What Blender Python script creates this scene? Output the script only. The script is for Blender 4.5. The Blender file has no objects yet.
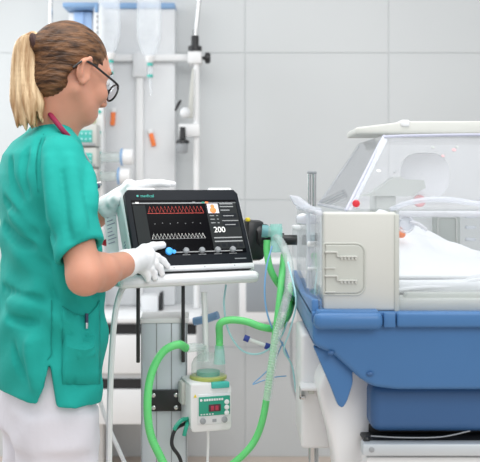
import bpy, bmesh, math, random
import numpy as np
from mathutils import Vector, Matrix
random.seed(7)
S = bpy.context.scene
COL = S.collection
# ---------------------------------------------------------------- camera, world, lights, exposure
CAMZ, FPX, HY = 1.3, 900.0, 190.0          # eye height, focal length in px, horizon row
cd = bpy.data.cameras.new('camera'); cam = bpy.data.objects.new('camera', cd); COL.objects.link(cam)
cam.location = (0, 0, CAMZ); cam.rotation_euler = (math.pi/2, 0, 0)
cd.sensor_fit = 'HORIZONTAL'; cd.sensor_width = 36; cd.lens = 36*FPX/480
cd.shift_y = -(231-HY)/480; cd.clip_start = .05
cd.dof.use_dof = True; cd.dof.focus_distance = 2.12; cd.dof.aperture_fstop = 5.6
S.camera = cam
w = bpy.data.worlds.new('world'); S.world = w; w.use_nodes = True
bg = w.node_tree.nodes['Background']; bg.inputs[0].default_value = (.96, .98, 1, 1); bg.inputs[1].default_value = .66
def area(name, loc, target, sx, sy, power, col=(1, 1, 1)):
    l = bpy.data.lights.new(name, 'AREA'); l.shape = 'RECTANGLE'; l.size = sx; l.size_y = sy; l.energy = power; l.color = col
    o = bpy.data.objects.new(name, l); COL.objects.link(o); o.location = loc
    o.rotation_euler = (Vector(target)-Vector(loc)).to_track_quat('-Z', 'Y').to_euler(); return o
area('ceiling_lamp_light', (-.2, 1.7, 3.0), (-.2, 2.0, 0), 2.4, 1.6, 38, (1, .99, .97))
area('window_light', (-2.0, 3.5, 2.1), (-.2, 2.4, 1.1), 1.5, 1.5, 30, (.95, .98, 1))
area('front_fill_light', (1.3, -.6, 2.7), (.2, 2.2, 1.0), 2.0, 1.4, 34, (1, .99, .97))  # unseen light behind the camera, added as frontal fill
S.view_settings.view_transform = 'Standard'; S.view_settings.look = 'None'
S.view_settings.exposure = 0.12; S.view_settings.gamma = 1; S.view_settings.use_curve_mapping = False

# ---------------------------------------------------------------- helpers
def P(px, py, Y): return Vector(((px-240)/FPX*Y, Y, CAMZ-(py-HY)/FPX*Y))
def mat(name, col, rough=.5, metal=0, var=.03, vs=8., bump=0., bs=60., spec=.5, coat=0, sss=0, stretch=None, emit=0):
    m = bpy.data.materials.new(name); m.use_nodes = True
    nt = m.node_tree; b = nt.nodes['Principled BSDF']
    b.inputs['Roughness'].default_value = rough; b.inputs['Metallic'].default_value = metal
    b.inputs['Specular IOR Level'].default_value = spec; b.inputs['Coat Weight'].default_value = coat
    tc = nt.nodes.new('ShaderNodeTexCoord'); n = nt.nodes.new('ShaderNodeTexNoise'); n.inputs['Scale'].default_value = vs
    n.inputs['Detail'].default_value = 4
    src = tc.outputs['Object']
    if stretch:
        mp = nt.nodes.new('ShaderNodeMapping'); mp.inputs['Scale'].default_value = stretch
        nt.links.new(src, mp.inputs[0]); src = mp.outputs[0]
    nt.links.new(src, n.inputs['Vector'])
    r = nt.nodes.new('ShaderNodeValToRGB')
    c2 = col if isinstance(col[0], (tuple, list)) else None
    if c2: lo, hi = c2[0], c2[1]
    else: lo = [max(0, c*(1-var)) for c in col]; hi = [min(1, c*(1+var)) for c in col]
    r.color_ramp.elements[0].color = (*lo, 1); r.color_ramp.elements[1].color = (*hi, 1)
    r.color_ramp.elements[0].position = .35; r.color_ramp.elements[1].position = .65
    nt.links.new(n.outputs['Fac'], r.inputs[0]); nt.links.new(r.outputs[0], b.inputs['Base Color'])
    if bump:
        n2 = nt.nodes.new('ShaderNodeTexNoise'); n2.inputs['Scale'].default_value = bs; n2.inputs['Detail'].default_value = 3
        nt.links.new(src, n2.inputs['Vector'])
        bp = nt.nodes.new('ShaderNodeBump'); bp.inputs['Strength'].default_value = min(1, bump); bp.inputs['Distance'].default_value = .01
        nt.links.new(n2.outputs['Fac'], bp.inputs['Height']); nt.links.new(bp.outputs[0], b.inputs['Normal'])
    if sss:
        b.inputs['Subsurface Weight'].default_value = sss; b.inputs['Subsurface Radius'].default_value = (1, .35, .2); b.inputs['Subsurface Scale'].default_value = .01
    if emit:
        nt.links.new(r.outputs[0], b.inputs['Emission Color']); b.inputs['Emission Strength'].default_value = emit
    return m
def clear(name, tint=(1, 1, 1), haze=.06, hazecol=(.9, .92, .95), gloss=.02):
    m = bpy.data.materials.new(name); m.use_nodes = True; nt = m.node_tree; nt.nodes.clear()
    out = nt.nodes.new('ShaderNodeOutputMaterial'); t = nt.nodes.new('ShaderNodeBsdfTransparent'); t.inputs[0].default_value = (*tint, 1)
    g = nt.nodes.new('ShaderNodeBsdfGlossy'); g.inputs['Roughness'].default_value = gloss
    d = nt.nodes.new('ShaderNodeBsdfDiffuse'); d.inputs[0].default_value = (*hazecol, 1)
    n = nt.nodes.new('ShaderNodeTexNoise'); n.inputs['Scale'].default_value = 14; tc = nt.nodes.new('ShaderNodeTexCoord'); nt.links.new(tc.outputs['Object'], n.inputs['Vector'])
    mr = nt.nodes.new('ShaderNodeMapRange'); mr.inputs['To Min'].default_value = haze*.7; mr.inputs['To Max'].default_value = haze*1.3
    nt.links.new(n.outputs['Fac'], mr.inputs[0])
    m1 = nt.nodes.new('ShaderNodeMixShader'); nt.links.new(mr.outputs[0], m1.inputs[0]); nt.links.new(t.outputs[0], m1.inputs[1]); nt.links.new(d.outputs[0], m1.inputs[2])
    f = nt.nodes.new('ShaderNodeLayerWeight'); f.inputs[0].default_value = .5
    pw = nt.nodes.new('ShaderNodeMath'); pw.operation = 'POWER'; pw.inputs[1].default_value = 4; nt.links.new(f.outputs['Facing'], pw.inputs[0])
    ma = nt.nodes.new('ShaderNodeMath'); ma.operation = 'MULTIPLY_ADD'; ma.inputs[1].default_value = .5; ma.inputs[2].default_value = .025; nt.links.new(pw.outputs[0], ma.inputs[0])
    m2 = nt.nodes.new('ShaderNodeMixShader'); nt.links.new(ma.outputs[0], m2.inputs[0]); nt.links.new(m1.outputs[0], m2.inputs[1]); nt.links.new(g.outputs[0], m2.inputs[2])
    nt.links.new(m2.outputs[0], out.inputs[0]); return m

def tag(o, label, cat, group=None):
    o['label'] = label; o['category'] = cat
    if group: o['group'] = group
    return o
def thing(name, loc, label, cat, group=None):
    o = bpy.data.objects.new(name, None); COL.objects.link(o); o.location = loc; o.empty_display_size = .05
    return tag(o, label, cat, group)
def wmat(o):
    return Matrix.Translation(o.location) if o.parent is None else wmat(o.parent) @ o.matrix_parent_inverse @ Matrix.Translation(o.location)
def link(name, me, m, parent=None, smooth=False):
    o = bpy.data.objects.new(name, me); COL.objects.link(o)
    for x in (m if isinstance(m, list) else [m]): me.materials.append(x)
    if smooth:
        me.polygons.foreach_set('use_smooth', [True]*len(me.polygons))
    if parent is not None:
        o.parent = parent; o.matrix_parent_inverse = wmat(parent).inverted()
    return o
class B:
    """collects shapes in a bmesh; build() links it as one mesh object"""
    def __init__(s, M=None): s.bm = bmesh.new(); s.M = M or Matrix()
    def _tr(s, vs, M=None):
        T = s.M @ M if M else s.M
        for v in vs: v.co = T @ v.co
    def box(s, lo, hi, bev=0, seg=2, M=None):
        r = bmesh.ops.create_cube(s.bm, size=1); vs = r['verts']
        c = [(a+b)/2 for a, b in zip(lo, hi)]; d = [abs(b-a) for a, b in zip(lo, hi)]
        for v in vs: v.co = Vector([v.co[i]*d[i]+c[i] for i in range(3)])
        if bev:
            es = list({e for v in vs for e in v.link_edges})
            r2 = bmesh.ops.bevel(s.bm, geom=es, offset=min(bev, min(d)*.49), segments=seg, profile=.5, affect='EDGES')
            vs = list({v for v in r2['verts']} | {v for v in vs if v.is_valid})
        s._tr(vs, M); return s
    def ring(s, path, rads, n=12, caps=True, closed=False):
        pts = [Vector(p) for p in path]; N = len(pts)
        if not hasattr(rads, '__len__'): rads = [rads]*N
        T = []
        for i in range(N):
            a = pts[(i-1) % N] if closed or i else pts[0]; b = pts[(i+1) % N] if closed or i < N-1 else pts[-1]
            d = (b-a); T.append(d.normalized() if d.length > 1e-9 else Vector((0, 0, 1)))
        up = Vector((0, 0, 1)) if abs(T[0].z) < .9 else Vector((1, 0, 0))
        nrm = T[0].cross(up).normalized(); rings = []
        for i in range(N):
            nrm = (nrm - T[i]*nrm.dot(T[i])).normalized(); bn = T[i].cross(nrm)
            rings.append([s.bm.verts.new(s.M @ (pts[i]+(nrm*math.cos(2*math.pi*k/n)+bn*math.sin(2*math.pi*k/n))*rads[i])) for k in range(n)])
        for i in range(N if closed else N-1):
            A, C_ = rings[i], rings[(i+1) % N]
            for k in range(n): s.bm.faces.new((A[k], A[(k+1) % n], C_[(k+1) % n], C_[k]))
        if caps and not closed:
            s.bm.faces.new(rings[0][::-1]); s.bm.faces.new(rings[-1])
        return s
    def cyl(s, a, b, r, r2=None, n=16): return s.ring([a, b], [r, r if r2 is None else r2], n)
    def tube(s, pts, r, n=10, res=10): return s.ring(spline(pts, res), r, n)
    def lathe(s, a, axis, prof, n=24):
        a = Vector(a); ax = Vector(axis).normalized()
        return s.ring([a+ax*h for h, _ in prof], [max(r, 1e-4) for _, r in prof], n)
    def prism(s, poly, off, bev=0, seg=2):
        vs = [s.bm.verts.new(Vector(p)) for p in poly]; f = s.bm.faces.new(vs)
        r = bmesh.ops.extrude_face_region(s.bm, geom=[f]); nv = [g for g in r['geom'] if isinstance(g, bmesh.types.BMVert)]
        for v in nv: v.co += Vector(off)
        allv = vs+nv
        if bev:
            es = list({e for v in allv for e in v.link_edges})
            r2 = bmesh.ops.bevel(s.bm, geom=es, offset=bev, segments=seg, profile=.5, affect='EDGES')
            allv = list({v for v in r2['verts']} | {v for v in allv if v.is_valid})
        s._tr(allv); return s
    def sphere(s, c, r, n=16):
        rr = r if hasattr(r, '__len__') else (r, r, r)
        q = bmesh.ops.create_uvsphere(s.bm, u_segments=n, v_segments=n//2+2, radius=1)
        for v in q['verts']: v.co = Vector((v.co.x*rr[0]+c[0], v.co.y*rr[1]+c[1], v.co.z*rr[2]+c[2]))
        s._tr(q['verts']); return s
    def torus(s, c, axis, R, r, n=28, m=8, a0=0, a1=2*math.pi, e=1.0):
        ax = Vector(axis).normalized(); up = Vector((0, 0, 1)) if abs(ax.z) < .9 else Vector((1, 0, 0))
        u = up.cross(ax).normalized(); v = ax.cross(u); full = abs(a1-a0-2*math.pi) < 1e-6
        k = n if full else n+1
        return s.ring([Vector(c)+(u*math.cos(a0+(a1-a0)*i/n)+v*math.sin(a0+(a1-a0)*i/n)*e)*R for i in range(k)], r, m, True, full)
    def build(s, name, m, parent=None, smooth=True):
        bmesh.ops.recalc_face_normals(s.bm, faces=s.bm.faces)
        me = bpy.data.meshes.new(name); s.bm.to_mesh(me); s.bm.free()
        o = link(name, me, m, parent, smooth)
        if smooth: me.set_sharp_from_angle(angle=math.radians(35))
        return o
def spline(pts, res=10):
    p = [Vector(q) for q in pts]; p = [2*p[0]-p[1]]+p+[2*p[-1]-p[-2]]; out = []
    for i in range(1, len(p)-2):
        for j in range(res):
            t = j/res; a, b, c, d = p[i-1], p[i], p[i+1], p[i+2]
            out.append(.5*((2*b)+(c-a)*t+(2*a-5*b+4*c-d)*t*t+(3*b-a-3*c+d)*t**3))
    out.append(p[-2]); return out
def hose(pts, r, amp=.05, pitch=.006):
    """corrugated hose: (path, radii)"""
    sp = spline(pts, 24); L = [0]
    for a, b in zip(sp, sp[1:]): L.append(L[-1]+(b-a).length)
    n = int(L[-1]/(pitch/2)); path, rad = [], []; j = 0
    for i in range(n+1):
        t = L[-1]*i/n
        while j < len(L)-2 and L[j+1] < t: j += 1
        f = (t-L[j])/max(1e-9, L[j+1]-L[j]); path.append(sp[j].lerp(sp[j+1], min(1, f))); rad.append(r*(1+(amp if i % 2 else -amp)))
    return path, rad
def text_mesh(name, body, size, M, m, parent, depth=.0004):
    cu = bpy.data.curves.new(name, 'FONT'); cu.body = body; cu.size = size; cu.extrude = depth; cu.align_x = 'CENTER'; cu.align_y = 'CENTER'
    t = bpy.data.objects.new('tmp', cu); COL.objects.link(t); bpy.context.view_layer.update()
    me = bpy.data.meshes.new_from_object(t.evaluated_get(bpy.context.evaluated_depsgraph_get()))
    bpy.data.objects.remove(t); me.transform(M); me.materials.clear(); me.name = name
    return link(name, me, m, parent)
# ---- signed distance fields meshed with surface nets: continuous organic shapes
class SDF:
    def __init__(s, lo, hi, h):
        s.lo = np.array(lo, float); s.h = h; s.n = np.ceil((np.array(hi)-s.lo)/h).astype(int)+1
        s.F = np.full(s.n, .3, np.float32)
    def block(s, lo, hi):
        i0 = np.clip(((np.array(lo)-s.lo)/s.h).astype(int), 0, s.n-1); i1 = np.clip(((np.array(hi)-s.lo)/s.h).astype(int)+2, 1, s.n)
        sl = tuple(slice(a, b) for a, b in zip(i0, i1))
        ax = [(s.lo[k]+s.h*np.arange(i0[k], i1[k])).astype(np.float32) for k in range(3)]
        return sl, np.stack(np.meshgrid(*ax, indexing='ij'), -1)
    def add(s, fn, lo, hi, k=.01, sub=False):
        lo = np.array(lo)-k*1.5-4*s.h; hi = np.array(hi)+k*1.5+4*s.h
        sl, Pt = s.block(lo, hi)
        if 0 in Pt.shape: return s
        d = fn(Pt); a = s.F[sl]
        if sub: d = -d; H = np.maximum(k-np.abs(a-d), 0)/k; s.F[sl] = np.maximum(a, d)+H*H*k*.25
        else: H = np.maximum(k-np.abs(a-d), 0)/k; s.F[sl] = np.minimum(a, d)-H*H*k*.25
        return s
    def cap(s, a, b, ra, rb=None, k=.01, sub=False):
        rb = ra if rb is None else rb; a = np.array(a, np.float32); b = np.array(b, np.float32); ab = b-a; L = max(float(ab@ab), 1e-9)
        def fn(p):
            q = p-a; t = np.clip((q@ab)/L, 0, 1); return np.linalg.norm(q-t[..., None]*ab, axis=-1)-(ra+(rb-ra)*t)
        R = max(ra, rb); return s.add(fn, np.minimum(a, b)-R, np.maximum(a, b)+R, k, sub)
    def chain(s, pts, rads, k=.004):
        for i in range(len(pts)-1): s.cap(pts[i], pts[i+1], rads[i], rads[i+1], k)
        return s
    def ell(s, c, r, R=None, k=.01, sub=False):
        c = np.array(c, np.float32); r = np.array(r, np.float32); Rm = np.eye(3) if R is None else np.array(R)   # columns: local axes
        def fn(p):
            q = (p-c)@Rm; k0 = np.linalg.norm(q/r, axis=-1); k1 = np.linalg.norm(q/(r*r), axis=-1)+1e-6; return k0*(k0-1)/k1
        m = float(r.max()); return s.add(fn, c-m, c+m, k, sub)
    def mesh(s, name, smooth=2):
        F = s.F; n = np.array(F.shape); neg = F < 0
        cs = np.zeros(n-1, np.int8)
        offs = [(i, j, k) for i in (0, 1) for j in (0, 1) for k in (0, 1)]
        def sh(A, o): return A[o[0]:n[0]-1+o[0], o[1]:n[1]-1+o[1], o[2]:n[2]-1+o[2]]
        for o in offs: cs += sh(neg, o)
        act = (cs > 0) & (cs < 8); idx = np.argwhere(act); vid = np.full(n-1, -1, np.int64); vid[act] = np.arange(len(idx))
        pos = np.zeros((len(idx), 3)); cnt = np.zeros(len(idx))
        for o in offs:
            for ax in range(3):
                if o[ax]: continue
                o2 = list(o); o2[ax] = 1
                A = F[tuple((idx+np.array(o)).T)]; C_ = F[tuple((idx+np.array(o2)).T)]; m = (A < 0) != (C_ < 0)
                t = np.where(m, A/np.where(m, A-C_, 1), 0); q = np.tile(np.array(o, float), (len(idx), 1)); q[:, ax] += t
                pos[m] += q[m]; cnt[m] += 1
        V = s.lo+s.h*(idx+pos/cnt[:, None]); Q = []
        for ax in range(3):
            a1, a2 = [(1, 2), (2, 0), (0, 1)][ax]
            d0 = [slice(None)]*3; d1 = [slice(None)]*3; d0[ax] = slice(0, n[ax]-1); d1[ax] = slice(1, n[ax])
            e = np.argwhere(neg[tuple(d0)] != neg[tuple(d1)])
            e = e[(e[:, a1] > 0) & (e[:, a2] > 0) & (e[:, a1] < n[a1]-1) & (e[:, a2] < n[a2]-1)]
            fl = neg[tuple(e.T)]
            def g(x, y):
                c = e.copy(); c[:, a1] -= x; c[:, a2] -= y; return vid[tuple(c.T)]
            q = np.stack([g(1, 1), g(0, 1), g(0, 0), g(1, 0)], 1); q[~fl] = q[~fl][:, ::-1]; Q.append(q)
        Q = np.concatenate(Q); Q = Q[(Q >= 0).all(1)]
        for _ in range(smooth):
            acc = np.zeros_like(V); c = np.zeros(len(V))
            for i in range(4):
                np.add.at(acc, Q[:, i], V[Q[:, (i+1) % 4]]+V[Q[:, (i+3) % 4]]); np.add.at(c, Q[:, i], 2)
            V = V*.5+.5*acc/np.maximum(c, 1)[:, None]
        me = bpy.data.meshes.new(name); me.from_pydata(V.tolist(), [], Q.tolist()); me.update(); return me

# ---------------------------------------------------------------- materials
M = {}
M['wall'] = mat('wall_panel', (.62, .648, .66), .35, var=.012, vs=2)
M['floor'] = mat('vinyl_floor', (.62, .53, .46), .5, var=.05, vs=5)
M['white'] = mat('white_plastic', (.82, .83, .84), .35, var=.01)
M['offwhite'] = mat('cream_plastic', (.60, .61, .575), .4, var=.012)
M['cream'] = mat('pale_cream_plastic', (.53, .55, .51), .42, var=.012)
M['midcream'] = mat('grey_green_plastic', (.42, .45, .42), .45, var=.012)
M['grey'] = mat('light_grey_panel', (.75, .77, .79), .4, var=.02)
M['midgrey'] = mat('mid_grey_plastic', (.32, .34, .36), .4)
M['black'] = mat('black_plastic', (.015, .016, .018), .35, var=.1)
M['bezel'] = mat('charcoal_bezel', (.012, .015, .020), .5, var=.05, spec=.15)
M['chrome'] = mat('brushed_chrome', (.62, .62, .62), .25, 1, var=.03, stretch=(80, 80, 1))
M['alu'] = mat('anodised_aluminium', (.60, .65, .69), .42, .35, var=.02, vs=6)
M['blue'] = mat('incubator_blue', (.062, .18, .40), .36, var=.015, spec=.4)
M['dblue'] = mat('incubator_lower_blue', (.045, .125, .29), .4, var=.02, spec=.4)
M['trimblue'] = mat('trim_blue', (.23, .39, .63), .45)
M['paleblue'] = mat('pale_blue_panel', (.36, .52, .78), .45, var=.06, stretch=(40, 1, 1))
M['teal'] = mat('teal_panel', (.06, .50, .43), .4)
M['green'] = mat('green_hose', (.15, .70, .22), .4, var=.05, sss=.15)
M['tealhose'] = mat('teal_connector', (.25, .75, .66), .35)
M['scrub'] = mat('teal_cotton', (.016, .38, .33), .8, var=.05, vs=5, bump=.35, bs=16, spec=.2)
M['seam'] = mat('teal_seam', (.012, .28, .245), .85, spec=.2)
M['trouser'] = mat('white_cotton', (.74, .735, .80), .85, var=.015, vs=6, bump=.3, bs=14, spec=.2)
M['skin'] = mat('skin', (.62, .305, .21), .5, var=.05, vs=14, sss=.2, spec=.35)
M['hair'] = mat('brown_hair', ((.032, .013, .005), (.20, .095, .042)), .42, vs=4, bump=.4, bs=9, stretch=(6, 10, 26), spec=.3)
M['blond'] = mat('blond_hair', ((.34, .18, .075), (.88, .67, .42)), .45, vs=5, bump=.6, bs=10, stretch=(16, 16, 1.6), spec=.4)
M['glove'] = mat('white_latex_glove', (.86, .87, .89), .55, var=.01, bump=.12, bs=60)
M['burgundy'] = mat('burgundy_cord', (.28, .01, .06), .7)
M['orange'] = mat('orange_plastic', (.95, .23, .06), .5)
M['red'] = mat('red_plastic', (.70, .03, .05), .4)
M['yellow'] = mat('yellow_plastic', (.8, .65, .03), .5)
M['hblue'] = mat('blue_tube', (.20, .42, .70), .4)
M['cyan'] = mat('pale_cyan_tube', (.45, .78, .82), .35)
M['tubewhite'] = mat('white_tube', (.85, .86, .87), .4)
M['linen'] = mat('white_linen', (.80, .81, .83), .9, var=.012, bump=.3, bs=25, spec=.15)
M['screenoff'] = mat('dull_screen', (.30, .33, .36), .3)
M['screen'] = mat('lit_black_screen', (.002, .002, .003), .35, emit=.3, spec=.06)
M['panelgrey'] = mat('lit_dark_grey', (.024, .027, .028), .35, emit=.3, spec=.06)
M['lred'] = mat('lit_red_trace', (.75, .10, .08), .4, emit=.35)
M['lwhite'] = mat('lit_white_trace', (.8, .8, .78), .4, emit=.55)
M['lgrey'] = mat('lit_grey_bar', (.30, .31, .32), .4, emit=.3)
M['lorange'] = mat('lit_orange', (.95, .22, .06), .4, emit=.6)
M['lblue'] = mat('lit_blue', (.05, .35, .8), .4, emit=.5)
M['ink'] = mat('grey_ink', (.35, .34, .45), .7)
M['led'] = mat('dark_red_display', (.07, .02, .03), .3, emit=.1)
M['digit'] = mat('red_digit', (.35, .03, .06), .3, emit=.15)
M['humgreen'] = mat('humidifier_green', (.02, .33, .22), .4)
M['clear'] = clear('clear_acrylic', (.97, .98, .985), .05)
M['cleartop'] = clear('clear_hood', (.965, .97, .98), .04, (.78, .80, .85))
M['clearrim'] = clear('clear_edge', (.9, .92, .95), .45, (.88, .90, .95))
M['bag'] = clear('soft_clear_bag', (.97, .985, 1), .32, (.90, .93, .96), .1)
M['hoseclear'] = clear('clear_hose', (.93, .97, .96), .30, (.86, .91, .91), .08)
M['tealclear'] = clear('teal_clear', (.80, .97, .94), .40, (.58, .90, .85), .08)
M['jar'] = clear('clear_jar', (.95, .98, .97), .16, (.86, .92, .91), .04)
M['lens'] = clear('lens', (.97, .98, 1), .01)

# ---------------------------------------------------------------- room shell
b = B(); WY = 4.39; g = .004; sp = .70
x0 = (245-240)/FPX*WY
b.box((-4, WY+.004, 0), (4, WY+.10, 3.2))
for i in range(-6, 6):
    for j in range(-2, 4):
        zl = max(0, 1.251+(j)*.717+g/2); zh = min(3.2, 1.251+(j+1)*.717-g/2)
        if zh-zl > .02: b.box((x0+i*sp+g/2, WY, zl), (x0+(i+1)*sp-g/2, WY+.012, zh), .0015, 1)
o = b.build('wall_back', M['wall'], smooth=False); o['kind'] = 'structure'
b = B(); b.box((-4, -2.5, -.05), (4, WY+.1, 0)); o = b.build('floor', M['floor'], smooth=False); o['kind'] = 'structure'

# ---------------------------------------------------------------- background: cabinet, supply panels, pumps
X = lambda px, Y: (px-240)/FPX*Y
Z = lambda py, Y: CAMZ-(py-HY)/FPX*Y
t = thing('wall_cabinet', (X(120, 4.1), 4.15, .28), 'white hanging drawer cabinet with black grip slots behind the nurse', 'cabinet')
cl, cr = X(60, 3.9), X(197, 3.9)
b = B(); b.box((cl, 3.92, .28), (cr, WY, .725), .003); b.build('body', M['grey'], t)
b = B(); b.box((cl-.01, 3.89, .725), (cr+.015, WY, .747), .004); b.build('worktop', M['white'], t)
for k, (zt, zb) in enumerate(((.717, .505), (.48, .285))):
    b = B(); b.box((cl+.004, 3.90, zb), (cr-.004, 3.925, zt-.045), .002); d = b.build('drawer', M['white'], t)
    b = B(); b.box((cl+.004, 3.912, zt-.042), (cr-.004, 3.93, zt-.001)); b.build('grip_slot', M['black'], d)
# things on the worktop
t = thing('box', (X(150, 4.2), 4.2, .747), 'small grey box on the white cabinet worktop below the tray', 'box')
b = B(); b.box((X(143, 4.2), 4.1, .747), (X(160, 4.2), 4.25, .815), .006); b.build('body', M['grey'], t)
b = B(); b.box((X(161, 4.2), 4.12, .747), (X(164, 4.2), 4.2, .83), .004); b.build('end_plate', M['black'], t)

Yp = 4.30
t = thing('medical_supply_unit', (X(138, Yp), Yp+.04, .75), 'tall pale grey medical supply panel with blue top strip against the wall', 'supply unit')
b = B(); b.box((X(101, Yp), Yp, .748), (X(175, Yp), WY, Z(8, Yp)), .006); b.build('panel', M['grey'], t)
b = B(); b.box((X(101, Yp), Yp-.012, Z(9, Yp)), (X(175, Yp), WY-.01, Z(3, Yp)), .006); b.build('top_strip', M['trimblue'], t)
b = B(); b.box((X(136.5, Yp), Yp-.035, .76), (X(144, Yp), Yp, Z(52, Yp)), .006); b.build('upright', M['white'], t)
b = B(); b.box((X(134, Yp), Yp-.05, Z(78, Yp)), (X(148, Yp), Yp-.035, Z(54, Yp)), .005)
b.cyl((X(143, Yp), Yp-.055, Z(70, Yp)), (X(143, Yp), Yp-.048, Z(70, Yp)), .008); b.build('clamp_plate', M['grey'], t)
b = B(); b.box((X(101, Yp), Yp-.035, Z(62, Yp)), (X(199, Yp), Yp-.012, Z(55, Yp)), .005); b.build('rail', M['white'], t)
Yc = 4.15
t = thing('equipment_column', (X(84, Yc), Yc+.1, 0), 'white equipment column with blue cap and green ports behind the nurse', 'equipment column')
b = B(); b.box((X(66, Yc), Yc+.06, 0), (X(93, Yc), WY, Z(10, Yc)), .006); b.build('back_panel', M['white'], t)
b = B(); b.box((X(72, Yc), Yc+.045, Z(100, Yc)), (X(90, Yc), Yc+.06, Z(10, Yc)), .003); b.box((X(80.5, Yc), Yc+.035, Z(100, Yc)), (X(81.5, Yc), Yc+.05, Z(10, Yc))); b.build('blue_panel', M['paleblue'], t)
b = B(); b.box((X(63, Yc), Yc-.02, Z(8, Yc)), (X(97, Yc), WY-.02, Z(3, Yc)), .008); b.box((X(95, Yc), Yc-.02, Z(13, Yc)), (X(99, Yc), Yc+.05, Z(3, Yc)), .006); b.build('top_cap', M['trimblue'], t)
b = B(); b.box((X(94, Yc), Yc-.01, .02), (X(103.5, Yc), Yc+.07, Z(6, Yc)), .005); b.build('upright', M['white'], t)
for py in (17, 22, 28, 33):
    b = B(); b.box((X(97, Yc), Yc-.013, Z(py+1.5, Yc)), (X(98.4, Yc), Yc-.008, Z(py-1.5, Yc))); b.build('slot', M['midgrey'], t)
for py in (112, 132.5, 153, 173):
    b = B(); b.lathe((X(100, Yc), Yc-.008, Z(py, Yc)), (0, -1, 0), [(0, .008), (.012, .008), (.014, .006)]); b.build('port', M['teal'], t)
b = B(); b.cyl((X(50.5, 4.2), 4.2, 0), (X(50.5, 4.2), 4.2, 3.0), .010); o = b.build('pole', M['chrome']); tag(o, 'grey metal pole rising behind the ponytail', 'pole')
# infusion pumps stacked on the column
def pump(zb, zt, label, face):
    t = thing('infusion_pump', (X(80, 4.1), 4.1, zb), label, 'infusion pump', 'infusion pumps in the stack')
    b = B(); b.box((X(62, 4.05), 4.03, zb), (X(97.5, 4.05), 4.2, zt), .008); b.build('housing', M['offwhite'], t)
    h = zt-zb
    if face:
        b = B(); b.box((X(69, 4.05), 4.026, zb+h*.18), (X(93, 4.05), 4.032, zb+h*.72), .003); pn = b.build('keypad', M['teal'], t)
        for i in range(5):
            for j in range(2):
                b = B(); b.box((X(72.3+i*4.2, 4.02), 4.022, zb+h*(.28+.24*j)), (X(74+i*4.2, 4.02), 4.027, zb+h*(.36+.24*j)), .001); b.build('key', M['cyan'], pn)
    b = B(); b.box((X(72, 4.05), 4.02, zb+.002), (X(96, 4.05), 4.034, zb+.014), .002); b.build('rail_slot', M['midgrey'], t)
zs = [Z(y, 4.05) for y in (124, 147, 168, 190, 212)]
pump(zs[1]+.002, zs[0], 'infusion pump with teal keypad, top of the stack beside the nurse’s neck', True)
pump(zs[2]+.002, zs[1]-.002, 'second infusion pump down with teal keypad, beside the nurse’s shoulder', True)
pump(zs[3]+.002, zs[2]-.002, 'third infusion pump down, half behind the nurse’s chest', False)
b = B(); b.box((X(66, 4.05), 4.05, Z(124, 4.05)-.0005), (X(93, 4.05), 4.17, Z(113, 4.05)), .02); o = b.build('supply_box', M['yellow']); tag(o, 'pale yellow box on top of the infusion pump stack', 'box')
o.data.materials[0] = mat('pale_yellow_card', (.75, .74, .45), .6)
# white roll ends with blue rings on arms
for k, (py, lab) in enumerate(((157, 'upper white cylinder with blue ring on clear arm beside the green ports'), (176, 'lower white cylinder with blue ring on clear arm above the monitor'))):
    Yr = 4.08; t = thing('suction_jar', (X(120, Yr), Yr, Z(py+5, Yr)), lab, 'suction jar', 'white cylinders with blue rings')
    xx = 0 if k == 0 else -3
    b = B(); b.cyl((X(101, Yr), Yr+.03, Z(py, Yr)), (X(121+xx, Yr), Yr, Z(py, Yr)), .022); b.build('arm', M['hoseclear'], t)
    b = B(); b.lathe((X(122+xx, Yr), Yr, Z(py, Yr)), (1, 0, 0), [(0, .025), (.004, .036), (.048, .036), (.054, .03)]); b.build('cap', M['white'], t)
    b = B(); b.torus((X(122+xx, Yr), Yr, Z(py, Yr)), (1, 0, 0), .034, .006); b.build('ring', M['trimblue'], t)
# orange tags hanging on the panel
for px, py, ang, lab in ((113, 117, 4, 'orange tag hanging on the panel, the left one beside the nurse’s nose'), (152, 138, -14, 'orange tag hanging on the panel, the right one below the drip bag')):
    Yt = Yp-.012
    t = thing('tag', (X(px, Yt), Yt, Z(py, Yt)), lab, 'tag', 'orange tags on the grey panel')
    R = Matrix.Translation((X(px, Yt), Yt, Z(py, Yt))) @ Matrix.Rotation(math.radians(ang), 4, 'Y')
    b = B(R); b.box((-.011, -.004, -.04), (.011, .004, .032), .003); b.build('strip', M['orange'], t)
    b = B(R); b.box((-.013, -.006, .022), (.013, .006, .045), .004); b.build('clip', M['white'], t)
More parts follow.
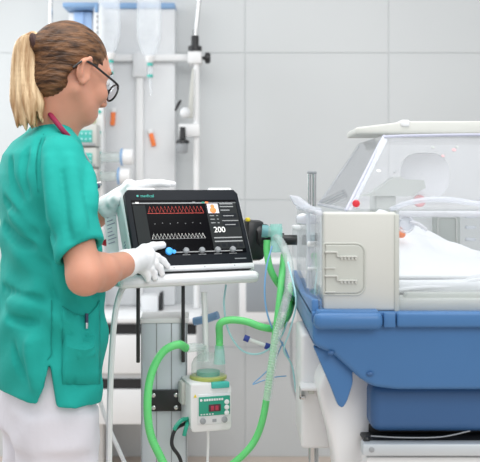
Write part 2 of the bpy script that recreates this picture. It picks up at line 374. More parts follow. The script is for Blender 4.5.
# drip bags
def drip(px, Y, label, w, top, bot):
    t = thing('drip_bag', (X(px, Y), Y, Z(bot, Y)), label, 'drip bag', 'clear drip bags hanging over the panel')
    z1, z0 = Z(top, Y), Z(bot, Y); hw = w/FPX*Y/2
    s = SDF((X(px, Y)-hw-.03, Y-.06, z0-.08), (X(px, Y)+hw+.03, Y+.06, z1+.03), .004)
    def fn(p):
        u = np.clip((p[..., 2]-z0)/(z1-z0), 0, 1); ww = hw*(.30+.70*np.clip(u/.22, 0, 1)**.6); dd = .028*(.5+.5*np.clip(u/.25, 0, 1))*(1-.5*u)
        q = np.sqrt(((p[..., 0]-X(px, Y))/ww)**4+((p[..., 1]-Y)/dd)**4)**.5
        return np.maximum((q-1)*np.minimum(ww, dd), np.maximum(z0-p[..., 2], p[..., 2]-z1))
    s.add(fn, (X(px, Y)-hw, Y-.04, z0), (X(px, Y)+hw, Y+.04, z1), .005)
    link('bag', s.mesh('bag', 2), M['bag'], t, True)
    x = X(px+1, Y); zz = lambda d: Z(bot+d, Y)
    b = B(); b.lathe((x, Y, zz(-1)), (0, 0, -1), [(0, .022), (.02, .020), (.03, .012)]); b.build('neck', M['tubewhite'], t)
    b = B(); b.cyl((x, Y, zz(4)), (x, Y, zz(22)), .011); b.build('drip_chamber', M['bag'], t)
    for d in (7.5, 19):
        b = B(); b.cyl((x, Y, zz(d-1.3)), (x, Y, zz(d+1.3)), .0135); b.build('band', M['teal'], t)
    b = B(); b.cyl((x, Y, zz(22)), (x+.005, Y, zz(38)), .006, .004); b.build('line', M['bag'], t)
    b = B(); b.ring(spline([(X(px, Y), Y, z1-.02), (X(px, Y), Y, z1+.10), (X(px, Y), Y+.05, z1+.13), (X(px, Y), WY, z1+.13)], 6), .004, 8); b.build('hook', M['chrome'], t)
drip(109.5, 3.98, 'clear drip bag nearest the nurse’s head, hanging with green-banded chamber', 21, -35, 54)
drip(149, 4.02, 'right clear drip bag with green-banded chamber, in front of the white rail', 24, -30, 57)
# clamp pole with mixer
Yq = 4.2
t = thing('accessory_pole', (X(196, Yq), Yq, Z(190, Yq)), 'white pole clamped to the rail with dark tilted upper rod and black knob', 'pole')
b = B(); b.cyl((X(196.5, Yq), Yq, .75), (X(196.5, Yq), Yq, Z(48, Yq)), .014); b.build('pole_tube', M['tubewhite'], t)
b = B(); b.cyl((X(194.5, Yq), Yq, Z(46, Yq)), (X(200, Yq), Yq, Z(-10, Yq)), .010); b.build('upper_rod', M['chrome'], t)
b = B(); b.cyl((X(195, Yq), Yq, Z(50, Yq)), (X(195, Yq), Yq, Z(36, Yq)), .018); b.cyl((X(195, Yq), Yq, Z(51, Yq)), (X(195, Yq), Yq, Z(46.5, Yq)), .032); b.cyl((X(195, Yq), Yq, Z(38, Yq)), (X(194, Yq), Yq, Z(30, Yq)), .008, .005); b.build('collar', M['black'], t)
b = B(); b.box((X(188, Yq), Yq-.03, Z(64, Yq)), (X(202, Yq), Yq+.09, Z(52, Yq)), .006); b.build('clamp', M['white'], t)
b = B(); b.cyl((X(202, Yq), Yq, Z(58, Yq)), (X(205, Yq), Yq, Z(58, Yq)), .008); b.lathe((X(204.5, Yq), Yq, Z(58, Yq)), (1, 0, 0), [(0, .014), (.006, .026), (.022, .026), (.028, .018)]); b.build('knob', M['black'], t)
b = B(); b.box((X(179, Yq), Yq-.03, Z(137, Yq)), (X(200, Yq), Yq+.02, Z(124, Yq)), .006); b.build('lower_bracket', M['white'], t)
b = B(); b.prism([P(187, 118, Yq-.035), P(192, 68, Yq-.035), P(194, 68, Yq-.035), P(193, 118, Yq-.035)], (0, .02, 0), .004); b.build('sheath', M['offwhite'], t)
t = thing('gas_mixer', (X(184, Yq), Yq-.06, Z(150, Yq)), 'small grey and black gas valve on the lower bracket of the white pole', 'valve')
b = B(); b.lathe((X(183, Yq), Yq-.06, Z(154, Yq)), (0, 0, 1), [(0, .020), (.01, .026), (.045, .028), (.05, .024)]); b.build('cup', M['midgrey'], t)
b = B(); b.lathe((X(183.5, Yq), Yq-.06, Z(144, Yq)), (0, 0, 1), [(0, .032), (.012, .030), (.02, .015), (.075, .013)]); b.build('stem', M['black'], t)
b = B(); b.sphere((X(186, Yq), Yq-.07, Z(114, Yq)), (.024, .02, .026)); b.build('dial', M['grey'], t)
b = B(); b.ring(spline([P(181, 100, Yq-.06), P(178, 105, Yq-.06), P(175, 111, Yq-.06)], 4), [.003, .006, .006, .007, .007, .007, .006, .005, .003], 8); b.build('lever', M['black'], t)
# wall screen behind the hoses
Ys = 4.15
t = thing('wall_screen', (X(266, Ys), Ys, Z(305, Ys)), 'small grey screen in white frame on the wall behind the hoses', 'screen')
b = B(); b.box((X(239, Ys), Ys, Z(323, Ys)), (X(297, Ys), Ys+.06, Z(258, Ys)), .012); b.build('frame', M['white'], t)
b = B(); b.box((X(246, Ys), Ys-.004, Z(312, Ys)), (X(289, Ys), Ys+.01, Z(264, Ys)), .004); b.build('display', M['screenoff'], t)
b = B(); b.box((X(255, Ys), Ys+.05, Z(305, Ys)), (X(280, Ys), WY+.002, Z(275, Ys)), .01); b.build('wall_mount', M['grey'], t)
b = B(); b.tube([P(291, 320, Ys+.02), P(291, 350, Ys+.03), P(292, 380, Ys+.03), P(298, 402, Ys), P(306, 420, Ys)], .006); b.build('cable', M['midgrey'], t)

# ---------------------------------------------------------------- ventilator cart, frame yawed 25 degrees
YAW = math.radians(25)
VM = Matrix.Translation((-.19, 2.31, 0)) @ Matrix.Rotation(YAW, 4, 'Z')
t = thing('ventilator_cart', VM @ Vector((0, 0, 0)), 'white tray on a ribbed aluminium column holding the black monitor', 'cart')
b = B(VM); b.box((-.178, -.172, 1.070), (.186, .14, 1.099), .013, 4); b.build('tray', M['white'], t)
b = B(VM); b.torus((0, 0, 0), (0, 0, 1), .001, .0005, 4, 3); b.bm.clear(); b.box((-.170, -.1735, 1.0785), (.178, -.165, 1.0905), .003); b.build('tray_trim', M['grey'], t)
b = B(VM); b.cyl((-.160, -.1755, 1.092), (-.135, -.1755, 1.082), .008); b.bm.clear(); b.box((-.1795, -.168, 1.079), (-.150, -.166, 1.095), .004); b.build('tray_corner', M['tealclear'], t)
CM = Matrix.Translation((-.1934, 2.31, 0)) @ Matrix.Rotation(math.radians(3), 4, 'Z')
cw = .058
b = B(CM); b.box((-cw, -.05, .10), (cw, .06, .968), .005)
b.build('column', M['alu'], t)
for k in range(4):
    xx = -cw+.002+k*(2*cw-.004)/3
    b = B(CM); b.box((xx-.0013, -.0515, .12), (xx+.0013, -.048, .966), .0005, 1); b.build('groove', M['midgrey'], t)
b = B(CM); b.box((-cw-.002, -.056, .966), (cw+.004, .066, .979), .003); b.build('column_cap', M['white'], t)
for ux in (-.064, .048):
    b = B(CM); b.box((ux-.0045, -.070, .870), (ux+.0045, -.052, 1.072), .002); b.build('support_bar', M['black'], t)
b = B(CM); b.box((-.15, -.04, .07), (.26, .06, .12), .015); b.box((-.05, -.26, .07), (.05, .26, .12), .015); b.build('base', M['grey'], t)
for q in ((-.125, 0), (.23, 0), (0, -.23), (0, .23)):
    b = B(CM); b.cyl((q[0]-.012, q[1], .035), (q[0]+.012, q[1], .035), .035); b.box((q[0]-.008, q[1]-.008, .03), (q[0]+.008, q[1]+.008, .075)); b.build('caster', M['black'], t)
b = B(CM); b.box((-.034, -.066, .7475), (.085, -.05, .800), .003); br = b.build('bracket', M['black'], t)
for sx in (-.0255, .0305):
    for zz in (.758, .789):
        b = B(CM); b.lathe((sx, -.066, zz), (0, -1, 0), [(0, .0055), (.003, .0055), (.004, .004)], 12); b.build('screw', M['chrome'], br)

# ventilator (monitor), leaning back 28 degrees
MM = VM @ Matrix.Translation((.025, -.15, 1.1116)) @ Matrix.Rotation(math.radians(-28), 4, 'X')
MI = MM.inverted(); CAMP = Vector((0, 0, CAMZ))
def mon(px, py, off=0.):
    """point of the monitor face, in its own frame, lifted by off"""
    d = MI.to_3x3() @ (P(px, py, 1.0)-CAMP); o_ = MI @ CAMP; k = (-off-o_.y)/d.y; return o_+d*k
def pm(px, py, off): return MM @ mon(px, py, off)
vt = thing('ventilator', VM @ Vector((.02, 0, 1.099)), 'black ventilator monitor with lit waveforms and the reading 200, on the tray', 'ventilator')
HW, HH = .1535, .215
b = B(MM)
b.prism([(-HW, 0, .008), (-HW+.004, 0, 0), (HW-.006, 0, 0), (HW, 0, .010), (HW-.001, 0, HH-.012), (HW-.010, 0, HH), (-HW+.010, 0, HH), (-HW, 0, HH-.010)], (0, .022, 0), .003); b.build('front_bezel', M['bezel'], vt)
b = B(MM); b.box((-HW-.003, .012, -.007), (HW+.009, .044, HH-.006), .009, 3); b.build('rim', M['white'], vt)
b = B(MM); b.box((-HW-.001, .03, -.002), (HW-.012, .085, HH-.012), .012, 3); bh = b.build('back_housing', M['white'], vt)
for i in range(9):
    b = B(MM); z = .03+i*.008; b.box((-HW-.0018, .046, z), (-HW-.0005, .056+.012*random.random(), z+.0022)); b.build('print_line', M['ink'], bh)
b = B(MM); b.box((-HW-.001, -.0015, -.004), (HW+.001, .012, .008), .003); b.build('lower_trim', M['grey'], vt)
b = B(VM); b.box((-.125, -.145, 1.099), (.176, .03, 1.113), .006); b.build('foot', M['black'], vt)
for a, c in ((-.145, -.07), (.075, .14)):
    b = B(MM); b.box((a, .003, HH-.003), (c, .03, HH+.008), .004); b.build('grip', M['white'], vt)
def quad(px0, py0, px1, py1, off, name, m, parent, th=.0006):
    a = mon(px0, py0); c = mon(px1, py1); b = B(MM); b.box((min(a.x, c.x), -off-th, min(a.z, c.z)), (max(a.x, c.x), -off, max(a.z, c.z))); return b.build(name, m, parent, False)
b = B(MM); b.box((-HW+.013, -.0012, .036), (HW-.012, .001, HH-.030), .001); scr = b.build('screen', M['screen'], vt)
zt, zb_ = HH-.036, .06
def rect(x0, z0, x1, z1, off, name, m, parent=scr):
    b = B(MM); b.box((x0, -off-.0004, z0), (x1, -off, z1)); return b.build(name, m, parent, False)
rect(-HW+.015, .062, -HW+.047, HH-.045, .0014, 'side_menu', M['panelgrey'])
rect(-HW+.015, HH-.041, HW-.014, HH-.038, .0014, 'status_bar', M['lgrey'])
for xx, mm_ in ((-.13, 'lwhite'), (.02, 'lgrey'), (.045, 'humgreen'), (.055, 'lorange')):
    rect(xx, HH-.0405, xx+.008, HH-.0365, .0019, 'status_icon', M[mm_])
def trace(zc, amp, x0, x1, n, m, wd):
    b = B(MM); pts = []
    for i in range(n*2+1): pts.append(Vector((x0+(x1-x0)*i/(n*2), -.0022, zc+(amp if i % 2 else -amp))))
    b.ring(pts, wd, 5); return b.build('waveform', m, scr, False)
trace(.158, .0080, -.100, .045, 15, M['lred'], .0006)
trace(.085, .0065, -.102, .036, 15, M['lwhite'], .00055)
rect(-.103, .147, .046, .1478, .0014, 'baseline', M['lred']); rect(-.104, .0775, .038, .0783, .0014, 'baseline', M['lgrey'])
for i in range(7): rect(-.09+i*.02, .118+.002*(i % 2), -.088+i*.02, .1195+.002*(i % 2), .0014, 'dot', M['lgrey'])
pan = rect(.054, .047, .139, .176, .0014, 'value_panel', M['panelgrey'])
rect(.058, .146, .088, .173, .0019, 'picture', M['lgrey'], pan).data.materials[0] = mat('lit_picture', (.62, .58, .64), .4, emit=.5)
b = B(MM); b.sphere((.072, -.0026, .165), (.0055, .0012, .006)); b.sphere((.072, -.0026, .154), (.009, .0014, .008)); b.build('figure', M['lorange'], pan)
for z in (.171, .163, .153): rect(.093, z, .118+.012*(z > .16), z+.0025, .0019, 'caption', M['lgrey'], pan)
for z in (.138, .128, .118): rect(.060, z, .072, z+.002, .0019, 'caption', M['lgrey'], pan); rect(.078, z, .083, z+.002, .0019, 'caption', M['lgrey'], pan)
for z in (.133, .108): rect(.093, z, .134, z+.012, .0019, 'button', M['bezel'], pan); rect(.097, z+.004, .126, z+.006, .0023, 'caption', M['lgrey'], pan)
rect(.092, .1235, .136, .1255, .0019, 'bar', M['lgrey'], pan)
text_mesh('reading', '200', .0215, MM @ Matrix.Translation((.079, -.0022, .099)) @ Matrix.Rotation(math.pi/2, 4, 'X'), M['lwhite'], pan)
for z in (.076, .066): rect(.060, z, .136, z+.003, .0019, 'bar', M['lgrey'], pan)
for i in range(5): rect(.062+i*.0155, .052, .072+i*.0155, .061, .0019, 'button', M['bezel'], pan)
rect(-.060, .0405, .130, .0428, .0014, 'slider', M['lgrey'])
for i, xx in enumerate((-.066, -.022, .020, .062, .103)):
    if i == 0:
        b = B(MM); b.lathe((xx, -.001, .044), (0, -1, 0), [(0, .009), (.006, .009), (.008, .006)]); b.lathe((xx+.013, -.001, .043), (0, -1, 0), [(0, .005), (.003, .005)]); b.build('knob', M['lblue'], vt)
    else:
        b = B(MM); b.lathe((xx, -.001, .044), (0, -1, 0), [(0, .0075), (.006, .0075), (.009, .005)]); b.build('knob', M['midgrey'], vt)
        rect(xx-.010, .0335, xx+.010, .035, .0014, 'caption', M['lgrey'])
b = B(MM); b.lathe((-.121, 0, HH-.0185), (0, -1, 0), [(0, .0032), (.0008, .003)], 6)
lg = b.build('logo', M['teal'], vt)
text_mesh('logo_text', 'medical', .0115, MM @ Matrix.Translation((-.096, -.0003, HH-.0185)) @ Matrix.Rotation(math.pi/2, 4, 'X'), M['teal'], vt)
rect(.105, .0195, .136, .0215, .0001, 'model_caption', M['midgrey'], vt)
for xx in (-.06, .02, .10):
    b = B(MM); b.lathe((xx, -.0016, .002), (0, -1, 0), [(0, .0016), (.0008, .0014)], 8); b.build('screw', M['midgrey'], vt)
# expiratory valve block on the right side
b = B(VM); b.box((.186, -.10, 1.118), (.236, -.02, 1.222), .012); vb = b.build('valve_block', M['black'], vt)
b = B(VM); b.lathe((.210, -.085, 1.182), (1, 0, 0), [(0, .024), (.008, .030), (.034, .030), (.038, .026), (.040, .016), (.062, .015)], 20); b.build('valve_knob', M['black'], vb)
b = B(VM); b.box((.188, -.09, 1.219), (.198, -.075, 1.229), .003); b.build('tab', M['yellow'], vb)

# laminated cards hanging at the monitor's left side
def card(pts, Y, label, lines, g):
    t = thing('card', P(pts[0][0], pts[0][1], Y), label, 'card')
    q = [P(x, y, Y+.0008*(y-220)*-.4) for x, y in pts]; b = B(); b.prism(q, (0, .002, 0)); b.build('sheet', M['white'], t, False)
    e = (q[1]-q[0]); dn = (q[3]-q[0])
    for i in range(lines):
        a = q[0]+dn*(.12+.8*i/lines)+e*.18; c = a+e*(.35+.4*random.random()); b = B(); b.ring([a+Vector((0, -.0012, 0)), c+Vector((0, -.0012, 0))], .0012, 5); b.build('print_line', M['ink'], t, False)
card([(104, 206), (115, 202), (119, 252), (107, 252)], 2.275, 'printed white card hanging left of the monitor', 10, 1)
b = B(); b.tube([P(103, 242, 2.30), P(106, 243, 2.29), P(109, 240, 2.29)], .008, 8, 4); o = b.build('cap', M['red']); tag(o, 'small red cap below the hanging cards', 'cap')

# ---------------------------------------------------------------- humidifier on the bracket
HM = Matrix.Translation(P(208, 428.5, 2.20)) @ Matrix.Rotation(math.radians(17), 4, 'Z')
hz = HM.translation.z
t = thing('humidifier', HM.translation, 'white breathing-gas humidifier with green panel and clear chamber, on the column bracket', 'humidifier')
hw = .052; top = .116
b = B(HM); b.prism([(-hw, -.03, .012), (-hw+.006, -.03, 0), (hw-.004, -.03, 0), (hw, -.03, .008), (hw, -.03, top-.014), (hw-.006, -.03, top), (-hw+.004, -.03, top+.004), (-hw, -.03, top)], (0, .10, 0), .006); b.build('heater_base', M['white'], t)
b = B(HM); b.box((-.062, .02, .055), (-hw+.006, .06, .112), .006); b.build('mount_arm', M['offwhite'], t)
b = B(HM); b.box((-.034, -.0335, .018), (hw-.004, -.028, .092), .004); pn = b.build('front_panel', M['grey'], t)
b = B(HM); b.box((-.032, -.036, .040), (hw-.006, -.0325, .086), .002); gp = b.build('green_panel', M['humgreen'], t)
b = B(HM); b.box((-.008, -.0385, .050), (.022, -.035, .067), .001); b.build('display', M['led'], gp)
for i in range(2): b = B(HM); b.box((-.003+i*.011, -.0392, .053), (.005+i*.011, -.038, .064), .001); b.build('digit', M['digit'], gp)
for i in range(8): b = B(HM); b.box((-.020+i*.0062, -.0375, .076), (-.0155+i*.0062, -.0355, .081)); b.build('lettering', M['white'], gp)
b = B(HM); b.lathe((-.0265, -.0355, .0785), (0, -1, 0), [(0, .0035), (.001, .0035)], 6); b.build('emblem', M['white'], gp)
for i in range(5): b = B(HM); b.box((-.028+i*.007, -.0375, .043), (-.024+i*.007, -.0355, .0455)); b.build('lettering', M['grey'], gp)
for z in (.071, .058, .045): b = B(HM); b.lathe((.037, -.0355, z), (0, -1, 0), [(0, .006), (.003, .006), (.004, .004)], 14); b.build('button', M['white'], gp)
for x in (-.022, .032): b = B(HM); b.lathe((x, -.033, .028), (0, -1, 0), [(0, .0072), (.004, .0072), (.005, .005)], 16); b.build('socket', M['midgrey'], pn)
b = B(HM); b.box((.002, -.0345, .024), (.012, -.033, .031)); b.build('icon', M['midgrey'], pn)
b = B(HM); b.prism([(-.044, -.031, .085), (-.036, -.031, .085), (-.040, -.031, .093)], (0, .002, 0)); b.build('warning_mark', M['yellow'], t)
cz = top+.003; cc = Vector((.006, .02, 0))
b = B(HM); b.lathe((cc.x, cc.y, cz), (0, 0, 1), [(0, .046), (.006, .046), (.008, .042)], 28); b.build('chamber_rim', mat('olive_rim', (.42, .46, .12), .4), t)
b = B(HM); b.lathe((cc.x, cc.y, cz+.002), (0, 0, 1), [(0, .030), (.016, .029), (.017, .01)], 24); b.build('float', M['humgreen'], t)
b = B(HM); b.lathe((cc.x, cc.y, cz+.006), (0, 0, 1), [(0, .042), (.030, .0415), (.042, .036), (.050, .026), (.056, .018), (.056, .001)], 28); b.build('chamber', M['jar'], t)
b = B(HM); b.lathe((cc.x-.016, cc.y, cz+.044), (0, 0, 1), [(0, .012), (.038, .011)], 18); b.build('inlet_port', M['jar'], t)
b = B(HM); b.lathe((cc.x+.026, cc.y-.01, cz+.036), (0, 0, 1), [(0, .015), (.010, .014), (.045, .011)], 18); b.build('outlet_port', M['tealclear'], t)
b = B(HM); b.box((.0, -.036, top-.012), (.045, -.02, top+.003), .003); b.build('release_lever', M['teal'], t)
b = B(HM); b.tube([Vector((cc.x-.016, cc.y, cz+.075)), Vector((cc.x-.03, cc.y-.012, cz+.080)), Vector((cc.x-.060, cc.y-.02, cz+.080))], .011); b.build('elbow', M['hoseclear'], t)
b = B(HM); b.tube([Vector((cc.x-.003, cc.y+.012, cz+.04)), Vector((cc.x-.003, cc.y+.016, cz+.12)), Vector((cc.x-.006, cc.y+.02, cz+.21))], .007); b.build('filling_tube', M['tubewhite'], t)
cable = [HM @ Vector((-hw, 0, .02)), P(184, 424, 2.17), P(175, 430, 2.15), P(172, 445, 2.14), P(181, 462, 2.14), P(184, 500, 2.15)]
b = B(); b.tube(cable, .0045); o = b.build('power_cable', M['black']); tag(o, 'black cable looping down from the humidifier’s lower left corner', 'cable')
b = B(); b.tube([HM @ Vector((-hw-.001, -.01, .03)), P(182, 420, 2.16), P(177, 425, 2.15), P(174, 430, 2.145)], .005); b.tube([HM @ Vector((-hw-.001, -.01, .022)), P(186, 428, 2.15), P(184, 436, 2.145)], .005); o = b.build('plug_lead', M['humgreen']); tag(o, 'short green plug leads at the side of the humidifier', 'plug lead')
b = B(); b.tube([HM @ Vector((.0, 0, .001)), P(208, 445, 2.2), P(207, 480, 2.2), P(207, 520, 2.2)], .0035); o = b.build('drain_line', M['tubewhite']); tag(o, 'thin white line hanging under the humidifier', 'tube')

# ---------------------------------------------------------------- hoses
def hose_obj(name, pts, r, m, label, cat='hose', group=None, corr=True):
    b = B()
    if corr: p, rd = hose(pts, r); b.ring(p, rd, 12)
    else: b.tube(pts, r, 8, 10)
    o = b.build(name, m); tag(o, label, cat, group); return o
e = HM @ Vector((cc.x-.060, cc.y-.02, cz+.080))
hose_obj('breathing_hose', [e, P(178, 344.5, 2.15), P(163, 352, 2.14), P(152, 372, 2.13), P(147.5, 400, 2.12), P(150, 432, 2.12), P(160, 456, 2.12), P(176, 485, 2.12), P(205, 520, 2.13)], .0098, M['green'], 'green corrugated hose looping down left of the humidifier')
e = HM @ Vector((cc.x+.026, cc.y-.01, cz+.072))
hose_obj('breathing_hose', [e, e+Vector((.000, 0, .03)), P(220, 324, 2.2), P(230, 320, 2.2), P(246, 321.5, 2.2), P(262, 327, 2.2), P(276, 328, 2.22), P(287, 317, 2.28), P(292, 300, 2.38), P(291, 285, 2.46)], .0090, M['green'], 'green corrugated hose arching from the humidifier to the incubator')
hose_obj('breathing_hose', [P(267, 240, 2.25), P(267, 252, 2.25), P(270, 268, 2.25), P(277, 282, 2.26), P(287, 294, 2.30), P(293, 300, 2.36)], .0085, M['green'], 'short green hose dropping from the black valve knob')
hose_obj('breathing_hose', [P(284, 255, 2.32), P(282, 275, 2.24), P(279, 305, 2.2), P(274, 345, 2.18), P(268.5, 385, 2.17), P(263, 418, 2.16), P(255, 440, 2.16), P(243, 455, 2.15), P(225, 470, 2.15)], .0085, M['green'], 'long green hose falling past the wall screen to the floor')
hose_obj('breathing_hose', [P(276, 236, 2.24), P(283, 246, 2.22), P(289, 264, 2.19), P(289.5, 285, 2.17), P(284, 308, 2.15), P(277, 335, 2.14), P(272, 365, 2.13), P(268, 392, 2.13), P(267, 398, 2.135)], .0105, M['hoseclear'], 'clear corrugated hose hanging in front of the green one')
t = thing('hose_connector', P(272, 233, 2.24), 'teal clear tube connector beside the black valve knob', 'connector')
b = B(); b.cyl(P(264, 231, 2.25), P(282, 233, 2.25), .014); b.cyl(P(276, 224, 2.245), P(277, 252, 2.245), .015); b.build('body', M['tealclear'], t)
b = B(); b.cyl(P(262, 231, 2.25), P(268, 231.5, 2.25), .016); b.build('collar', mat('grey_teal', (.12, .32, .34), .4), t)
hose_obj('sensor_line', [P(226, 285, 2.3), P(224, 305, 2.26), P(229, 332, 2.24), P(243, 351, 2.24), P(262, 353, 2.23), P(280, 338, 2.22), P(287, 322, 2.25)], .0024, M['cyan'], 'thin pale cyan line looping under the tray', 'tube', None, False)
hose_obj('sensor_line', [P(272, 246, 2.22), P(266, 270, 2.2), P(265, 300, 2.19), P(271, 325, 2.19), P(283, 345, 2.2), P(289, 358, 2.2)], .0022, M['hblue'], 'thin blue line hanging beside the green hoses', 'tube', None, False)
hose_obj('sensor_line', [P(283, 342, 2.2), P(275, 360, 2.19), P(266, 372, 2.18), P(253, 384, 2.18), P(262, 381, 2.17), P(276, 377, 2.18), P(286, 376, 2.2)], .0015, M['hblue'], 'thin blue line with a sharp fold below the white stick', 'tube', None, False)
hose_obj('sensor_line', [P(288, 262, 2.16), P(296, 300, 2.1), P(290, 330, 2.12), P(284, 350, 2.16), P(292, 366, 2.2), P(296, 392, 2.2)], .0022, M['cyan'], 'thin pale line along the incubator’s left side', 'tube', None, False)
t = thing('flow_sensor', P(258, 343, 2.24), 'white stick sensor with blue ends hanging under the green hose', 'sensor')
b = B(); b.cyl(P(245, 338, 2.24), P(270, 347, 2.24), .0045); b.build('body', M['tubewhite'], t)
for q in ((244, 337.5, 249, 339.5), (265, 345.5, 271, 347.5)):
    b = B(); b.cyl(P(q[0], q[1], 2.24), P(q[2], q[3], 2.24), .008); b.build('end_cap', mat('navy_cap', (.03, .06, .35), .4), t)
b = B(); b.tube([P(194, 321.5, 2.38), P(206, 319, 2.37), P(218, 315, 2.36)], .011, 10, 6); o = b.build('clamp_handle', M['trimblue']); tag(o, 'blue lever beside the top of the aluminium column', 'lever')
hose_obj('infusion_line', [P(127, 284, 2.2), P(121, 291, 2.16), P(115.5, 312, 2.15), P(112, 350, 2.15), P(110, 400, 2.15), P(109, 475, 2.15), P(109, 560, 2.15)], .0075, M['tubewhite'], 'thick white tube falling straight down from the tray’s left end', 'tube', None, False)
hose_obj('infusion_line', [P(96, 380, 2.3), P(100, 400, 2.3), P(108, 425, 2.3), P(118, 448, 2.3), P(128, 470, 2.3)], .0055, M['tubewhite'], 'white tube slanting out from behind the tunic hem', 'tube', None, False)

# ---------------------------------------------------------------- incubator
FY, BY, LX, RX = 1.75, 2.43, .146, 1.04
inc = thing('incubator', (.6, 2.09, 0), 'baby incubator with clear hood and blue tub on white stand', 'incubator')
# tub: front profile swept through the depth
zt = Z(314, FY)
prof = [(LX-.003, zt), (LX-.004, Z(343, FY)), (X(316, FY), Z(348, FY)), (X(333, FY), Z(354.5, FY)), (X(352, FY), Z(372, FY)), (X(362, FY), Z(381, FY)), (X(374, FY), Z(388, FY)), (X(397, FY), Z(391, FY))]
full = prof+[(RX+LX-x, z) for x, z in prof[::-1]]
b = B(); b.prism([(x, FY+.006, z) for x, z in full], (0, BY-FY-.012, 0), .010, 3); tub = b.build('tub', M['blue'], inc)
for px, py in ((331, 355), (370, 376)):
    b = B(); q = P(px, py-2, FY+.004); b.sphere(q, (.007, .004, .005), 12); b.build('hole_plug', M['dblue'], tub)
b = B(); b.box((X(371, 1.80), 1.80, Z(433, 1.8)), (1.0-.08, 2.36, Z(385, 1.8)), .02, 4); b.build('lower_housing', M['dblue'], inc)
b = B(); b.prism([P(x, y, 1.775) for x, y in ((313, 346), (333, 352), (353, 370), (353, 384), (348, 400), (344.5, 407), (341, 408.5), (337.5, 405), (331, 388))], (0, .022, 0), .005, 2); b.build('end_flap', M['blue'], inc)
# top ledge and handle
b = B(); b.box((X(396, FY), FY-.012, Z(327, FY)), (RX, FY+.02, Z(311.5, FY)), .006, 3); b.build('front_rail', M['blue'], inc)
b = B(); b.box((X(383, FY), FY-.010, Z(327, FY)), (X(395, FY), FY+.02, Z(312, FY)), .003, 2); b.build('rail_joint', M['blue'], inc)
b = B(); b.box((X(313.5, FY), FY-.022, Z(329, FY)), (X(382, FY), FY+.02, Z(311, FY)), .014, 4); hd = b.build('handle', M['blue'], inc)
b = B(); b.box((X(316, FY), FY-.014, Z(317, FY)), (X(378, FY), FY+.02, Z(309.5, FY)), .004, 2); b.build('handle_lip', M['blue'], hd)
b = B(); b.box((LX-.006, FY, zt-.006), (RX+.006, BY, zt+.004), .003); b.build('ledge', M['blue'], inc)
# end wall in blue, rising towards the far corner
b = B(); b.prism([(LX-.006, FY+.01, zt-.02), (LX-.006, BY, zt-.02), (LX-.006, BY, Z(270, BY)), (LX-.006, FY+.33, Z(293, FY+.33)+.002), (LX-.006, FY+.01, Z(300, FY))], (.014, 0, 0), .004); b.build('end_wall', M['blue'], inc)
# cream deck and mattress tray
b = B(); b.box((LX+.03, FY+.02, zt+.002), (RX-.03, BY-.02, zt+.028), .006); b.build('deck', M['offwhite'], inc)
DT = zt+.028
# cream front pillar
pl_ = X(323, FY+.02); pr = X(396.5, FY+.02); pt = Z(212, FY+.02)
b = B(); b.box((pl_, FY+.012, zt+.004), (pr, FY+.05, pt), .006, 3); pil = b.build('pillar', M['offwhite'], inc)
b = B(); b.box((pr-.006, FY+.009, zt+.003), (pr+.004, FY+.048, pt-.004), .003); b.build('pillar_edge', M['cream'], pil)
def rrect(x0, z0, x1, z1, r, y, n=6, sq=False):
    pts = []
    for cx, cz, a0 in ((x1-r, z1-r, 0), (x0+(r if not sq else .002), z1-(r if not sq else .002), 90), (x0+(r if not sq else .002), z0+(r if not sq else .002), 180), (x1-r, z0+r, 270)):
        rr = .002 if sq and a0 in (90, 180) else r
        for i in range(n+1):
            a = math.radians(a0+90*i/n); pts.append((cx+rr*math.cos(a), y, cz+rr*math.sin(a)))
    return pts
fx0, fx1, fz0, fz1 = pl_+.001, X(365, FY+.01), Z(295, FY+.01), Z(243.5, FY+.01)
b = B(); b.ring([Vector(p) for p in rrect(fx0, fz0, fx1, fz1, .018, FY+.012, 6, True)], .0022, 6, False, True); b.build('hatch_edge', M['cream'], pil)
b = B(); b.prism(rrect(fx0+.003, fz0+.003, fx1-.003, fz1-.003, .016, FY+.009, 6, True), (0, .006, 0), .0015, 1); ht = b.build('hatch', M['cream'], pil)
for k, py in enumerate((250, 274)):
    b = B(); b.box((X(325, FY), FY+.0045, Z(py+3, FY)), (X(338, FY), FY+.011, Z(py+1.6, FY)), .0008); b.box((X(337, FY), FY+.0045, Z(py+7, FY)), (X(338.5, FY), FY+.011, Z(py+1.6, FY)), .0008)
    b.box((X(338, FY), FY+.0045, Z(py+7.5, FY)), (X(358, FY), FY+.011, Z(py+6.2, FY)), .0008)
    for i in range(5): b.box((X(341+i*3.6, FY), FY+.0055, Z(py+10, FY)), (X(343+i*3.6, FY), FY+.011, Z(py+7, FY)), .0008)
    b.box((X(325, FY), FY+.0055, Z(py+19, FY)), (X(336, FY), FY+.011, Z(py+18, FY)), .0006)
    b.build('vent_relief', M['offwhite'], ht)
# low cream front sill
b = B(); b.prism([P(400, 309, FY+.03), P(407, 293, FY+.03), (RX-.2, FY+.03, Z(293, FY+.03)), (RX-.2, FY+.03, Z(309, FY+.03))], (0, .03, 0), .004); b.build('front_sill', M['cream'], inc)
